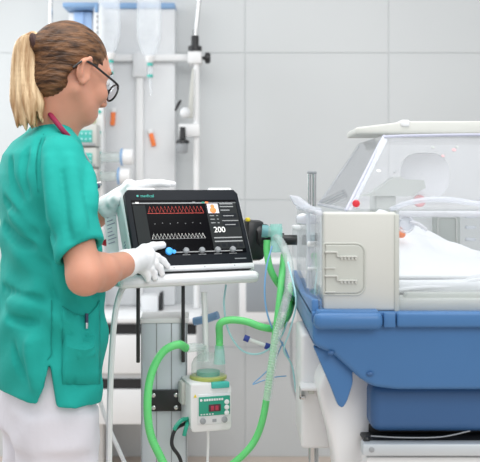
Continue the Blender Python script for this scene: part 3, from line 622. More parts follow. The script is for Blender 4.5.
# clear walls
def pane(q, th, name, m, parent=inc):
    q = [Vector(p) for p in q]; n = (q[1]-q[0]).cross(q[2]-q[0]).normalized()*th; b = B(); b.prism(q, n); return b.build(name, m, parent, False)
HB = pt                                             # height of the lower edge of the hood
pane([(pr+.004, FY+.02, zt+.004), (RX-.18, FY+.02, zt+.004), (RX-.18, FY+.02, HB), (pr+.004, FY+.02, HB)], .005, 'front_door', M['clear'])
pane([(LX+.02, BY-.03, zt+.004), (RX-.02, BY-.03, zt+.004), (RX-.02, BY-.03, HB), (LX+.02, BY-.03, HB)], .005, 'rear_wall', M['clear'])
pane([(LX+.006, FY+.02, zt+.004), (LX+.006, BY-.03, zt+.004), (LX+.006, BY-.03, HB), (LX+.006, FY+.02, HB)], .005, 'end_pane', M['clear'])
pane([(RX-.01, FY+.02, zt+.004), (RX-.01, BY-.03, zt+.004), (RX-.01, BY-.03, HB), (RX-.01, FY+.02, HB)], .005, 'end_pane', M['clear'])
b = B(); b.box((pr+.004, FY+.012, HB-.010), (RX-.18, FY+.03, HB+.002), .004); b.build('door_top_edge', M['clearrim'], inc)
b = B(); b.box((LX+.002, FY+.016, HB-.008), (LX+.016, BY-.03, HB+.003), .004); b.build('end_top_edge', M['clearrim'], inc)
# hood
y0, y1, yt0, yt1 = FY+.03, BY-.03, 1.95, 2.34
hx0 = X(346, y0); hx1 = RX-(hx0-LX)+.02; tx0 = X(383, yt0); tx1 = RX-(tx0-LX)
tz = Z(137.5, yt0); zb0 = HB+.003
hood = pane([(hx0, y0, zb0), (hx1, y0, zb0), (tx1, yt0, tz), (tx0, yt0, tz)], .004, 'hood_front', M['cleartop'])
pane([(hx0, y0, zb0), (tx0, yt0, tz), (tx0, yt1, tz+.004), (hx0, y1, zb0)], .004, 'hood_end', M['cleartop'])
pane([(hx1, y0, zb0), (tx1, yt0, tz), (tx1, yt1, tz+.004), (hx1, y1, zb0)], .004, 'hood_end', M['cleartop'])
pane([(tx0, yt0, tz), (tx1, yt0, tz), (tx1, yt1, tz+.004), (tx0, yt1, tz+.004)], .004, 'hood_top', M['cleartop'])
pane([(hx0, y1, zb0), (hx1, y1, zb0), (tx1, yt1, tz+.004), (tx0, yt1, tz+.004)], .004, 'hood_back', M['cleartop'])
b = B(); b.prism([(hx0-.002, y0-.003, zb0), (hx0+.013, y0-.003, zb0), (tx0+.011, yt0-.003, tz-.004), (tx0-.002, yt0-.003, tz)], (0, .006, 0), .002); b.build('hood_corner', M['clearrim'], inc)
b = B(); b.tube([(hx0, y0-.002, zb0), ((hx0+tx0)/2, (y0+yt0)/2-.002, (zb0+tz)/2), (tx0-.002, yt0-.002, tz-.004), (tx0+.012, yt0, tz+.002), (tx0+.10, yt0, tz+.0045), (tx0+.25, yt0, tz+.006), (tx1, yt0, tz+.004)], .0032, 8, 8); b.build('hood_edge', mat('lavender_edge', (.52, .54, .66), .3), inc)
b = B(); b.tube([(hx0, y0, zb0+.002), (hx0, (y0+y1)/2, zb0+.002), (hx0, y1, zb0+.002)], .004, 8, 4); b.tube([(hx0, y1, zb0), (tx0, yt1, tz)], .003, 8, 4); b.build('hood_seam', M['clearrim'], inc)
b = B(); b.prism([(X(349.5, 2.3), 2.18, Z(137, 2.3)), (X(350, 2.3), 2.18, Z(130.5, 2.3)), (X(384, 2.3), 2.18, Z(126.5, 2.3)), (X(395, 2.3), 2.18, Z(124.5, 2.3)), (RX-.2, 2.18, Z(124.5, 2.3)), (RX-.2, 2.18, Z(137, 2.3))], (0, .18, 0), .005, 3); cr_ = b.build('hood_crown', M['offwhite'], inc)
b = B(); b.box((X(399, 2.2), 2.175, Z(127, 2.2)), (X(408, 2.2), 2.24, Z(120.5, 2.2)), .004); b.build('crown_knob', M['white'], cr_)
# latch stickers on the hood
b = B(); b.lathe(P(356, 203.5, y0-.001), (0, -1, 0), [(0, .0075), (.003, .0075), (.004, .005)], 16); b.build('hood_button', M['red'], inc)
b = B(); b.lathe(P(419.5, 201, 2.32), (0, -1, 0), [(0, .016), (.004, .014)], 16); b.build('rear_button', mat('dull_pink', (.75, .28, .30), .4), inc)
def onhood(px, py):
    n = Vector((1, 0, 0)).cross(Vector((0, yt0-y0, tz-zb0))); d = P(px, py, 1.0)-CAMP; return CAMP+d*((Vector((0, y0-.001, zb0))-CAMP).dot(n)/d.dot(n))
for px, py, r_, m_ in ((433, 147.5, .0035, 'midcream'), (443, 156, .0035, 'dull'), (454, 150, .0045, 'dull'), (457, 147, .003, 'midcream'), (378.5, 171, .0045, 'white'), (395, 172, .003, 'midgrey')):
    if 'dull' not in M: M['dull'] = mat('faded_red_print', (.70, .36, .38), .5)
    q = onhood(px, py); b = B(); b.lathe(q, (0, -(tz-zb0), (yt0-y0)), [(0, r_), (.0008, r_)], 12); b.build('hood_mark', M[m_], hood)
# things on the rear wall and inside
b = B(); b.prism(rrect(X(400, 2.33), Z(198, 2.33), X(449, 2.33), Z(153, 2.33), .045, 2.325), (0, .01, 0), .003); b.build('lamp_reflection_panel', M['linen'], inc)  # white arched panel stands in for a lamp reflection in the hood
b = B(); b.prism([P(x, y, 2.22) for x, y in ((358, 196), (372, 193), (384, 184), (394, 177), (402, 177), (406, 179.5), (424, 180), (426, 188), (419, 191), (414, 196))], (0, .05, 0)); b.build('sensor_housing', M['midcream'], inc)
b = B(); b.box((X(374, 2.26), 2.23, Z(216, 2.26)), (X(394, 2.26), 2.34, Z(195, 2.26)), .005); b.build('sensor_foot', M['midcream'], inc)
b = B(); b.tube([P(392, 209, 2.1), P(405, 204, 2.0), P(425, 200, 1.93), P(450, 200, 1.9), P(485, 205, 1.9), P(520, 212, 1.95)], .006, 10, 8); b.build('hose_guide', M['clearrim'], inc)
b = B(); b.prism(rrect(X(433, 2.36), Z(256, 2.36), X(460, 2.36), Z(212, 2.36), .012, 2.355), (0, .02, 0), .004, 2); rp = b.build('port_door', M['midcream'], inc)
b = B(); b.ring([Vector(p) for p in rrect(X(437, 2.36), Z(251, 2.36), X(456, 2.36), Z(217, 2.36), .009, 2.353)], .002, 6, False, True); b.build('port_relief', M['offwhite'], rp)
for py in (215, 226, 238, 250):
    b = B(); b.box((X(466, 2.36), 2.355, Z(py+3, 2.36)), (X(476, 2.36), 2.375, Z(py, 2.36)), .002); b.build('tube_clip', M['clearrim'], inc)
b = B(); b.torus(P(405.5, 224, FY+.016), (0, 1, 0), .0155, .0028); b.lathe(P(405.5, 224, FY+.018), (0, -1, 0), [(0, .013), (.003, .012)], 20); b.build('port_ring', M['clearrim'], inc)
b = B(); b.tube([P(410, 222, FY+.012), P(418, 224, FY+.012), P(427, 230, FY+.012)], .004, 8, 6); b.build('port_latch', M['clearrim'], inc)
# clear fittings on the left end
ex = LX-.002
def fit(name, m, fn): b = B(); fn(b); return b.build(name, m, inc)
fit('end_post', M['clearrim'], lambda b: b.cyl((X(311, 2.0), 2.0, Z(288, 2.0)), (X(311, 2.0), 2.0, Z(210, 2.0)), .010))
fit('end_post', M['clear'], lambda b: b.cyl((X(297, 2.3), 2.3, Z(270, 2.3)), (X(297, 2.3), 2.3, Z(225, 2.3)), .012))
fit('end_post', M['clear'], lambda b: b.cyl((X(320, 1.85), 1.85, Z(300, 1.85)), (X(320, 1.85), 1.85, Z(222, 1.85)), .006))
fit('clip', M['white'], lambda b: b.box((X(307, 2.0), 1.98, Z(246.5, 2.0)), (X(317, 2.0), 2.02, Z(241, 2.0)), .004))
fit('clip', M['white'], lambda b: b.box((X(307, 2.0), 1.98, Z(270, 2.0)), (X(317, 2.0), 2.02, Z(266.5, 2.0)), .004))
fit('clip', M['white'], lambda b: b.box((X(292, 2.3), 2.28, Z(230, 2.3)), (X(301, 2.3), 2.32, Z(225, 2.3)), .004))
fit('latch_knob', M['white'], lambda b: b.sphere(P(303, 219, 2.05), (.016, .014, .013)))
fit('latch', M['clearrim'], lambda b: b.prism([P(x, y, 2.15) for x, y in ((289, 195), (299, 196), (312, 206), (322, 208), (322, 214), (306, 213), (294, 204))], (0, .03, 0), .004))
fit('latch', M['clearrim'], lambda b: b.box((X(296, 2.05), 2.03, Z(224, 2.05)), (X(312, 2.05), 2.06, Z(215, 2.05)), .005))
fit('end_plug', M['black'], lambda b: (b.cyl(P(280, 240, 2.3), P(297, 240, 2.3), .013), b.cyl(P(280, 240, 2.3), P(284, 240, 2.3), .018)))
fit('green_plug', M['tealhose'], lambda b: b.cyl(P(311, 232, 2.12), P(311, 246, 2.12), .010))
for px in (309.3, 314.3):
    fit('chrome_post', M['chrome'], lambda b: b.cyl((X(px, 2.47), 2.47, Z(270, 2.47)), (X(px, 2.47), 2.47, Z(172, 2.47)), .0055))
fit('post_cap', M['midgrey'], lambda b: b.box((X(307, 2.47), 2.46, Z(174, 2.47)), (X(316.5, 2.47), 2.48, Z(171, 2.47)), .003))
# mattress (thing), blanket (thing)
b = B(); b.box((.24, 1.83, DT), (.94, 2.33, DT+.030), .012, 3); o = b.build('mattress', M['linen']); tag(o, 'thin white mattress inside the incubator', 'mattress')
MZ = DT+.030
gx, gy = 70, 44; bm = bmesh.new(); V = []
def bl_h(x, y):
    u = (x-.25); r = (y-2.07)
    hump = .118*math.exp(-((u-.055)/.13)**2-(r/.15)**2)+.040*math.exp(-((u-.24)/.14)**2-((r+.02)/.17)**2)
    fold = .004*math.sin(x*46+y*21)+.003*math.sin(x*23-y*55)+.003*math.sin(y*80+x*12)
    e = min(max(min(y-1.84, 2.30-y, x-.268, .81-x)/.055, 0), 1); e = e*e*(3-2*e)
    return (hump+fold*(.4+8*hump))*e
for i in range(gx):
    row = []
    for j in range(gy):
        x = .27+(.80-.27)*i/(gx-1); y = 1.84+(2.30-1.84)*j/(gy-1); row.append(bm.verts.new((x+.006*math.sin(y*30), y, MZ+.007+bl_h(x, y))))
    V.append(row)
for i in range(gx-1):
    for j in range(gy-1): bm.faces.new((V[i][j], V[i+1][j], V[i+1][j+1], V[i][j+1]))
me = bpy.data.meshes.new('blanket'); bm.to_mesh(me); bm.free(); o = link('blanket', me, M['linen'], None, True)
md = o.modifiers.new('thick', 'SOLIDIFY'); md.thickness = .006; md.offset = -1
tag(o, 'white blanket heaped over the mattress inside the incubator', 'blanket')
b = B(); b.box((.33, 1.80, MZ-.001), (.60, 1.86, MZ+.008), .003); b.bm.clear()
for k in range(3): b.tube([P(398, 290-k*2.6, 1.83+.004*k), P(425, 287.5-k*2.6, 1.83+.004*k), P(455, 286-k*2.6, 1.835+.004*k), P(480, 280-k*2.2, 1.84+.004*k), P(520, 284-k*2, 1.85)], .0045, 8, 8)
o = b.build('cloth', M['linen']); tag(o, 'folded edges of white cloth along the near side of the mattress', 'cloth')
b = B(); b.sphere(P(401.5, 234, 1.93), (.009, .010, .009), 14); b.sphere(P(401, 229.5, 1.93), (.004, .004, .006), 10); o = b.build('toy', M['orange']); tag(o, 'small orange object peeking over the white blanket', 'toy')
# stand
b = B(); b.box((X(299.5, 2.05), 2.0, Z(443, 2.05)), (X(330, 2.05), 2.2, Z(330, 2.05)), .010, 3); st = b.build('stand_post', M['white'], inc)
b = B(); b.box((X(300, 1.98), 1.95, Z(388, 1.98)), (X(328, 1.98), 2.01, Z(384.5, 1.98)), .003); b.build('stand_shelf', M['white'], st)
b = B(); b.box((X(300, 1.98), 1.985, Z(400, 1.98)), (X(306, 1.98), 2.003, Z(397, 1.98)), .001); b.box((X(300, 1.98), 1.985, Z(400, 1.98)), (X(301.5, 1.98), 2.003, Z(388, 1.98)), .001); b.build('stand_hook', M['chrome'], st)
b = B(); b.box((X(308, 1.98), 1.97, Z(393.5, 1.98)), (X(314, 1.98), 2.003, Z(388.5, 1.98)), .002); b.build('stand_lock', M['cream'], st)
b = B(); b.cyl((X(313.5, 2.1), 2.1, 0), (X(313.5, 2.1), 2.1, Z(440, 2.1)), .012); b.build('leg', M['chrome'], inc)
b = B(); b.prism([P(x, y, 1.86) for x, y in ((318, 389), (326, 372), (352, 365), (373, 372), (373, 440), (366, 446), (367, 560), (345, 560), (336, 468), (331, 440), (322, 408))], (0, .14, 0), .012, 3); b.build('stand_bracket', M['white'], inc)
b = B(); b.box((X(364, 1.80), 1.80, Z(445, 1.8)), (.94, 2.30, Z(430, 1.8)-.02), .004); b.box((X(372, 1.8), 1.86, Z(445, 1.8)), (.94, 2.30, Z(431, 1.8)), .004); b.build('lift_recess', M['black'], inc)
b = B(); b.tube([P(371, 436, 1.797), P(400, 437.5, 1.79), P(440, 437, 1.79), P(470, 431, 1.79)], .0012, 8, 6); b.build('lift_wire', M['midgrey'], inc)
b = B(); b.box((X(362.5, 1.78), 1.775, Z(455.5, 1.78)), (.96, 1.81, Z(443.5, 1.78)), .003); rb = b.build('drawer_rail', M['alu'], inc)
b = B(); b.lathe(P(371.5, 449.5, 1.776), (0, -1, 0), [(0, .0055), (.002, .0055), (.003, .003)], 16); b.build('screw', M['midgrey'], rb)
b = B(); b.sphere(P(366.5, 440, 1.80), (.007, .007, .009), 12); b.build('rail_stop', M['black'], inc)
b = B(); b.box((X(366, 1.79), 1.79, .45), (.95, 2.28, Z(457, 1.79)), .006); b.build('drawer_cabinet', M['white'], inc)
b = B(); b.box((.13, 1.86, .06), (.97, 1.94, .12), .02); b.box((.13, 2.2, .06), (.97, 2.28, .12), .02); b.box((.5, 1.9, .06), (.62, 2.26, .46), .02); b.build('chassis', M['white'], inc)
for qx in (.17, .93):
    for qy in (1.9, 2.24): b = B(); b.cyl((qx-.012, qy, .04), (qx+.012, qy, .04), .04); b.build('caster', M['black'], inc)

# ---------------------------------------------------------------- nurse
YB = math.radians(25); Fv = Vector((math.cos(YB), math.sin(YB), 0)); Rv = Vector((math.sin(YB), -math.cos(YB), 0))
nurse = thing('person', (-.445, 2.1, 0), 'woman in teal tunic, glasses and blond ponytail touching the ventilator screen with gloved hand', 'person')
# torso table: z, centre X, half depth a, half width b
tab = []
for py, xl, xr, bb in ((118, 42, 66, .050), (124, 37, 68, .065), (132, 22, 76, .105), (141, 8, 84, .145), (155, -3, 89, .168), (175, -7, 94, .178), (200, -7, 97, .180), (235, -4, 100, .178), (270, -1, 104, .178), (300, -6, 107, .190), (340, -10, 108, .200), (372, -10, 106, .202), (412, -10, 103, .204)):
    E = (xr-xl)/2*2.1/FPX; a = math.sqrt(max(E*E-(bb*Rv.x)**2, .0016))/Fv.x; tab.append((Z(py, 2.1), X((xl+xr)/2, 2.1), a, bb))
tab = np.array(tab[::-1])
def torso(p, shrink=0., zlo=.84, zhi=1.47, slope=0., parts=False):
    z = p[..., 2]; cx = np.interp(z, tab[:, 0], tab[:, 1]); a = np.interp(z, tab[:, 0], tab[:, 2])-shrink; bb = np.interp(z, tab[:, 0], tab[:, 3])-shrink
    dx = p[..., 0]-cx; dy = p[..., 1]-2.1; f = dx*Fv.x+dy*Fv.y; r = dx*Rv.x+dy*Rv.y
    q = (np.abs(f/a)**2.2+np.abs(r/bb)**2.2)**(1/2.2); d = (q-1)*np.minimum(a, bb)
    cap = np.maximum(zlo-z+slope*f, z-zhi)
    if parts: return d, cap, f, r
    return np.maximum(d, cap), f, r
SR = P(60, 161, 1.965); EL = P(85, 277, 1.86); WR = P(131, 262, 2.045)
SL = P(30, 158, 2.24); ELl = Vector((-.49, 2.37, 1.15)); WL = P(114, 203, 2.285)
# head frame
hy, hp = math.radians(42), math.radians(17)
hf = Vector((math.cos(hy)*math.cos(hp), math.sin(hy)*math.cos(hp), -math.sin(hp))); hl = Vector((-math.sin(hy), math.cos(hy), 0)); hu = hf.cross(hl)
HO = P(69.5, 73, 2.08)
def H(x, y, z): return HO+hf*x+hl*y+hu*z
HR = np.array([[hf.x, hl.x, hu.x], [hf.y, hl.y, hu.y], [hf.z, hl.z, hu.z]])
s = SDF((-.66, 1.76, .98), (-.19, 2.46, 1.72), .0034)
s.ell(H(-.008, 0, .030), (.085, .070, .078), HR)
s.ell(H(.040, 0, -.035), (.052, .056, .080), HR, .03)
s.ell(H(.020, 0, .02), (.070, .064, .072), HR, .02)
s.ell(H(.070, 0, -.083), (.020, .024, .018), HR, .02)
for sg in (-1, 1):
    s.cap(H(.0, sg*.056, -.045), H(.056, sg*.022, -.083), .016, .014, .025)
    s.ell(H(.066, sg*.038, -.030), (.022, .022, .020), HR, .015)
    s.cap(H(.078, sg*.020, .028), H(.070, sg*.048, .026), .009, .007, .012)
    s.ell(H(.090, sg*.031, .004), (.012, .016, .009), HR, .006, True)
    s.ell(H(-.008, sg*.076, -.004), (.019, .007, .031), HR, .008)
    s.ell(H(-.004, sg*.086, .0), (.009, .006, .015), HR, .004, True)
    s.cap(H(.004, sg*.078, -.020), H(-.004, sg*.080, -.032), .007, .006, .006)
    s.cap(H(.006, sg*.079, .012), H(-.006, sg*.086, .024), .0045, .0045, .005); s.cap(H(-.006, sg*.086, .024), H(-.022, sg*.088, .010), .0045, .0045, .005); s.cap(H(-.022, sg*.088, .010), H(-.016, sg*.083, -.020), .0045, .004, .005)
    s.ell(H(.101, sg*.009, -.041), (.008, .006, .006), HR, .006)
s.cap(H(.087, 0, .010), H(.108, 0, -.035), .0075, .0085, .012)
s.cap(H(.084, -.018, -.068), H(.094, 0, -.065), .005, .006, .006); s.cap(H(.084, .018, -.068), H(.094, 0, -.065), .005, .006, .006)
s.cap(H(.083, -.015, -.077), H(.091, 0, -.078), .005, .0065, .006); s.cap(H(.083, .015, -.077), H(.091, 0, -.078), .005, .0065, .006)
NB = P(55, 130, 2.09)
s.cap(NB+Vector((-.004, 0, -.03)), H(-.020, 0, -.055), .050, .047, .03)
s.cap(NB+Vector((.012, .005, -.02)), H(-.008, 0, -.055), .028, .032, .03)
def inner(p): return torso(p, .028, 1.02, 1.40)[0]
s.add(inner, (-.62, 1.9, 1.02), (-.28, 2.32, 1.45), .03)
for A, Eb, Wr in ((SR, EL, WR), (SL, ELl, WL)):
    s.cap(A.lerp(Eb, .08), A.lerp(Eb, .5), .034, .038, .02); s.cap(A.lerp(Eb, .5), Eb, .038, .035, .02)
    m_ = Eb.lerp(Wr, .3); s.cap(Eb, m_, .035, .038, .02); s.cap(m_, Wr, .038, .026, .02); s.cap(Wr, Wr+(Wr-Eb).normalized()*.04, .022, .018, .01)
link('body', s.mesh('body', 2), M['skin'], nurse, True)
for sg in (-1, 1):
    b = B(); b.sphere(H(.076, sg*.031, .004), .0125, 16); ey = b.build('eye', M['white'], nurse)
    b = B(); b.sphere(H(.0865, sg*.031, .003), .004, 10); b.build('iris', M['black'], ey)
    b = B(); b.ring([H(.090, sg*.016, .026), H(.088, sg*.034, .031), H(.076, sg*.050, .027)], [.002, .003, .0015], 8); b.build('eyebrow', M['hair'], nurse)
b = B(); b.ring([H(.0895, -.017, -.0725), H(.0975, 0, -.0715), H(.0895, .017, -.0725)], [.002, .0045, .002], 8); b.build('lips', mat('lips', (.55, .16, .15), .45), nurse)
# hair cap
s = SDF(H(0, 0, 0)-Vector((.16, .16, .16)), H(0, 0, 0)+Vector((.16, .16, .16)), .0028)
s.ell(H(-.010, 0, .032), (.092, .077, .085), HR)
s.ell(H(-.040, 0, -.014), (.052, .060, .055), HR, .02)
s.ell(H(-.050, -.004, -.044), (.036, .054, .040), HR, .02)
p0 = np.array(H(.088, 0, .072)); nn = np.array(hf*.80-hu*.60)
s.add(lambda p: -((p-p0)@nn), HO-Vector((.16,)*3), HO+Vector((.16,)*3), .012, True)
s.cap(H(.012, -.12, -.008), H(.012, -.055, -.012), .030, .024, .008, True); s.cap(H(.012, .12, -.008), H(.012, .055, -.012), .030, .024, .008, True)
s.cap(H(-.012, -.12, -.022), H(-.012, -.058, -.024), .026, .020, .008, True); s.cap(H(-.012, .12, -.022), H(-.012, .058, -.024), .026, .020, .008, True)
PT = P(35.5, 43, 2.02)
for dx, dz in ((.03, .02), (.04, -.01), (.02, .03)):
    s.cap(H(-.045, 0, .045)+Vector((0, 0, dz*.3)), PT+Vector((.006, 0, -.002)), .034, .013, .02)
hair = s.mesh('hair', 2)
# comb grooves swept back towards the tie
hv = np.array([v.co for v in hair.vertices]); hn = np.array([v.normal for v in hair.vertices]); dv = hv-np.array(PT)
loc = (hv-np.array(HO))@HR; ang = np.arctan2(loc[:, 1], loc[:, 2]+.08)
off = .0007*np.sin(ang*46+loc[:, 0]*14)+.0005*np.sin(ang*83+2.0)
hair.vertices.foreach_set('co', (hv+hn*off[:, None]).ravel()); hair.update()
link('hair', hair, M['hair'], nurse, True)
b = B(); b.torus(PT+Vector((-.002, 0, .001)), (.9, .1, .25), .0155, .0085, 20, 8); b.build('hair_tie', mat('dark_band', (.05, .02, .018), .7), nurse)
s = SDF((-.60, 1.93, 1.40), (-.40, 2.12, 1.69), .0026)
for k in range(17):
    a = 2*math.pi*k/17*3.1; rr = math.sqrt((k+.5)/17); ox, oy = rr*math.cos(a), rr*math.sin(a)
    pth = []; rads = []
    end = 116+9*random.random()+4*(1-abs(ox))
    for cx, cy, w_, rad in ((35, 42, 2.5, .008), (30, 37.5, 4, .010), (25, 43, 6, .011), (23.5, 60, 8.5, .011), (24, 80, 10.5, .011), (27, 100, 15, .010), (28+2.5*math.sin(k), end-9, 15.5, .008), (29+random.uniform(-3, 3), end+3, 14.5, .003)):
        pth.append(P(cx+ox*w_, cy-(ox*2 if cy < 50 else 0), 2.02+oy*w_*.0016)); rads.append(rad*.92)
    sp = spline(pth, 4); rd = list(np.interp(np.linspace(0, len(rads)-1, len(sp)), range(len(rads)), rads))
    s.chain(sp, rd, .003)
link('ponytail', s.mesh('ponytail', 1), M['blond'], nurse, True)
# glasses
gm = M['black']; gl = None
b = B()
for sg in (-1, 1): b.torus(H(.104, sg*.034, -.012), (hf+hl*sg*.12-hu*.08), .024, .0024, 28, 8, e=.86)
b.tube([H(.106, -.011, -.004), H(.110, 0, .0), H(.106, .011, -.004)], .0022, 8, 4); gl = b.build('glasses', gm, nurse)
for sg in (-1, 1):
    b = B(); b.tube([H(.100, sg*.058, -.004), H(.088, sg*.070, .0), H(.050, sg*.079, .006), H(.0, sg*.086, .014), H(-.024, sg*.088, .009), H(-.040, sg*.084, -.012)], .0026, 8, 6); b.build('temple_arm', gm, gl)
    b = B(); b.lathe(H(.104, sg*.034, -.012), hf+hl*sg*.12-hu*.08, [(-.0006, .021), (.0006, .021)], 24); b.build('lens', M['lens'], gl)
# tunic
s = SDF((-.72, 1.80, .79), (-.20, 2.46, 1.49), .0045)
Rn = np.array(Rv); Fn = np.array(Fv)
def tunic(p):
    d, cap_, f, r = torso(p, 0, .836, 1.462, -.10, True); z = p[..., 2]
    lowr = np.clip((1.30-z)/.25, 0, 1)
    w_ = .0035*np.sin(f*60+z*38+2.2*np.sin(r*14+z*9))*np.clip((1.42-z)/.12, 0, 1)+.0035*np.sin(z*70+f*32+r*16)*np.exp(-((z-1.10)/.10)**2)+.003*np.sin(f*42-z*55+r*30)*lowr
    return np.maximum(d+w_, cap_)
s.add(tunic, (-.66, 1.86, .81), (-.24, 2.34, 1.47), .01)
def sleeve(A, Eb, frac, r0, r1, seed):
    A = np.array(A); E_ = A+(np.array(Eb)-A)*frac; ab = E_-A; L = float(ab@ab)
    def fn(p):
        q = p-A; t = (q@ab)/L; tc = np.clip(t, 0, 1); v = q-tc[..., None]*ab; d = np.linalg.norm(v, axis=-1)-(r0+(r1-r0)*tc)
        ph = np.arctan2(v[..., 0], v[..., 1]); d = d+.0022*np.sin(ph*4+tc*6+seed)*tc+.0015*np.sin(ph*3-tc*14+seed)
        nn_ = ab/math.sqrt(L)+np.array((.38, 0, 0)); nn_ = nn_/np.linalg.norm(nn_)
        return np.maximum(d, (p-E_)@nn_)
    R = max(r0, r1)+.02; s.add(fn, np.minimum(A, E_)-R, np.maximum(A, E_)+R, .018)
sleeve(SR, EL, .80, .054, .053, 1.); sleeve(SL, ELl, .75, .058, .062, 2.)
def hollow(A, Eb, f0, f1, r0):      # open the sleeve end
    A = Vector(A); Eb = Vector(Eb); s.cap(A.lerp(Eb, f0), A.lerp(Eb, f1), r0, r0+.002, .004, True)
hollow(SR, EL, .75, .97, .0405); hollow(SL, ELl, .73, .9, .050)
def neckhole(p):
    return np.linalg.norm((p-np.array(NB+Vector((.012, .004, .02))))/np.array([1, 1, .8]), axis=-1)-.058
s.add(neckhole, NB-Vector((.08,)*3), NB+Vector((.09,)*3), .006, True)
# side slit
phi = math.radians(27); slp = Vector((X(51, 2.1), 2.1, 0))
sd = (Rv*.19*math.cos(phi)-Fv*.105*math.sin(phi)); tn = (Fv*.19*math.cos(phi)+Rv*.05*math.sin(phi)).normalized(); SC = slp+sd; so = sd.normalized()
za = .934
def slit(p):
    q = p-np.array(SC); tt = q@np.array(tn); oo = q@np.array(so); u = (za-p[..., 2])
    c = -.06*u+.004; return np.maximum(np.maximum(np.abs(tt-c)-u*.21, -u), -.040-oo)
s.add(slit, SC+Vector((-.07, -.07, .80)), SC+Vector((.07, .07, .95)), .003, True)
def hit(px, py):
    """first point of the tunic surface along the line of sight"""
    while True:
        d = P(px, py, 1.0)-CAMP; Y = 1.80
        while Y < 2.4:
            ix = tuple(np.round((np.array(CAMP+d*Y)-s.lo)/s.h).astype(int))
            if all(0 <= ix[k] < s.n[k] for k in range(3)) and s.F[ix] < 0: return CAMP+d*(Y-.002)
            Y += .0025
        px += 1 if px < 50 else -1
for r_, dep, line in ((.010, .004, [(40, 138), (36, 160), (37, 190), (44, 218), (52, 240)]), (.010, .004, [(4, 200), (20, 222), (38, 238)]), (.009, .004, [(3, 225), (18, 240), (32, 247)]),
        (.008, .005, [(10, 160), (12, 180), (20, 200)]), (.008, .005, [(62, 172), (66, 205), (70, 238)]), (.008, .005, [(76, 165), (83, 200), (87, 228)]), (.009, .005, [(3, 288), (20, 297), (45, 301)]),
        (.008, .005, [(42, 262), (52, 275), (58, 296)]), (.008, .005, [(8, 318), (35, 323)]), (.008, .005, [(66, 335), (78, 343), (97, 338)]), (.008, .005, [(12, 345), (22, 375)]), (.007, .005, [(26, 150), (22, 175), (27, 195)])):
    q = [hit(*c) for c in line]; q = [v+Vector((.0, -r_*.50, .0)) for v in spline(q, 4)]
    for a, c in zip(q, q[1:]): s.cap(a, c, r_, r_, .010, True)
for line in ([(50, 160), (52, 195), (57, 222)], [(69, 160), (75, 200), (80, 232)], [(88, 168), (92, 205)], [(14, 215), (30, 228)], [(10, 303), (32, 309)], [(60, 270), (66, 300)], [(30, 345), (36, 385)], [(72, 350), (90, 352)]):
    q = spline([hit(*c) for c in line], 4); n_ = len(q)
    for i_, (a, c) in enumerate(zip(q, q[1:])): s.cap(a+Vector((0, .006, 0)), c+Vector((0, .006, 0)), .0095, .0095, .02)
seam_side = [hit(51.5-.008*(362-y)*0-(4 if y > 355 else 0), y)+Vector((0, -.001, 0)) for y in range(300, 362, 6)]
def orow(u): return 62+u*39, 306+10*math.sin(min(1, u/.62)*math.pi/2)-16*max(0, (u-.62)/.38)**1.3
grid = []
for j_ in range(7):
    row = []
    for i_ in range(11):
        x_, yo = orow(i_/10); y_ = 384+(yo-384)*j_/6; row.append(hit(min(x_, 99.5), y_)+Vector((.001, -.0012, 0)))
    grid.append(row)
pen_a, pen_b = hit(87.5, 313)+Vector((0, -.009, 0)), hit(87.5, 328)+Vector((0, -.009, 0))
arm_seam = [hit(x_, y_)+Vector((0, -.0005, 0)) for x_, y_ in ((44, 134), (39, 145), (36, 165), (38, 192))]
tun = link('tunic', s.mesh('tunic', 1), M['scrub'], nurse, True)
b = B(); b.ring(spline(seam_side, 3), .0011, 6); b.build('side_seam', M['seam'], tun)
b = B(); b.ring(spline(arm_seam, 5), .0011, 6); b.build('armhole_seam', M['seam'], tun)
b = B(); vs = [[b.bm.verts.new(q) for q in row] for row in grid]
for j_ in range(6):
    for i_ in range(10): b.bm.faces.new((vs[j_][i_], vs[j_][i_+1], vs[j_+1][i_+1], vs[j_+1][i_]))
pko = b.build('pocket', M['scrub'], tun); md = pko.modifiers.new('thick', 'SOLIDIFY'); md.thickness = .003; md.offset = 0
b = B(); b.ring(spline([q+Vector((0, -.0014, 0)) for q in grid[6]], 3), .0014, 6); b.build('pocket_seam', M['seam'], pko)
t = thing('pen', pen_b, 'silver and dark pen clipped in the tunic pocket', 'pen')
b = B(); b.cyl(pen_a, pen_a.lerp(pen_b, .62), .0036); b.build('barrel', mat('navy_pen', (.02, .03, .08), .35), t)
b = B(); b.cyl(pen_a.lerp(pen_b, .62), pen_b, .0038, .003); b.build('tip', M['chrome'], t)
# lanyard round the collar
b = B(); cpt = [P(47, 110, 2.05), P(51, 115.5, 2.02), P(57, 123, 1.995), P(63, 130.5, 1.985), P(68, 136, 1.995), P(74, 142, 2.04)]
b.tube(cpt, .0058, 10, 8); b.build('lanyard', M['burgundy'], nurse)
b = B(); b.tube([P(73, 140, 2.00), P(83, 151, 1.975), P(92, 168, 1.98), P(97, 180, 1.985), P(98, 187, 1.985)], .0024, 8, 8); b.build('cord', M['midgrey'], nurse)
t = thing('badge_clip', P(95, 185, 1.975), 'silver and black clip on the front edge of the tunic', 'badge clip')
b = B(); b.cyl(P(90, 186, 1.965), P(100, 183.5, 1.985), .006); b.build('clip_body', M['chrome'], t)
b = B(); b.cyl(P(92, 187.5, 1.955), P(98, 186, 1.975), .0055); b.build('clip_grip', mat('dark_blue_clip', (.04, .06, .14), .4), t)
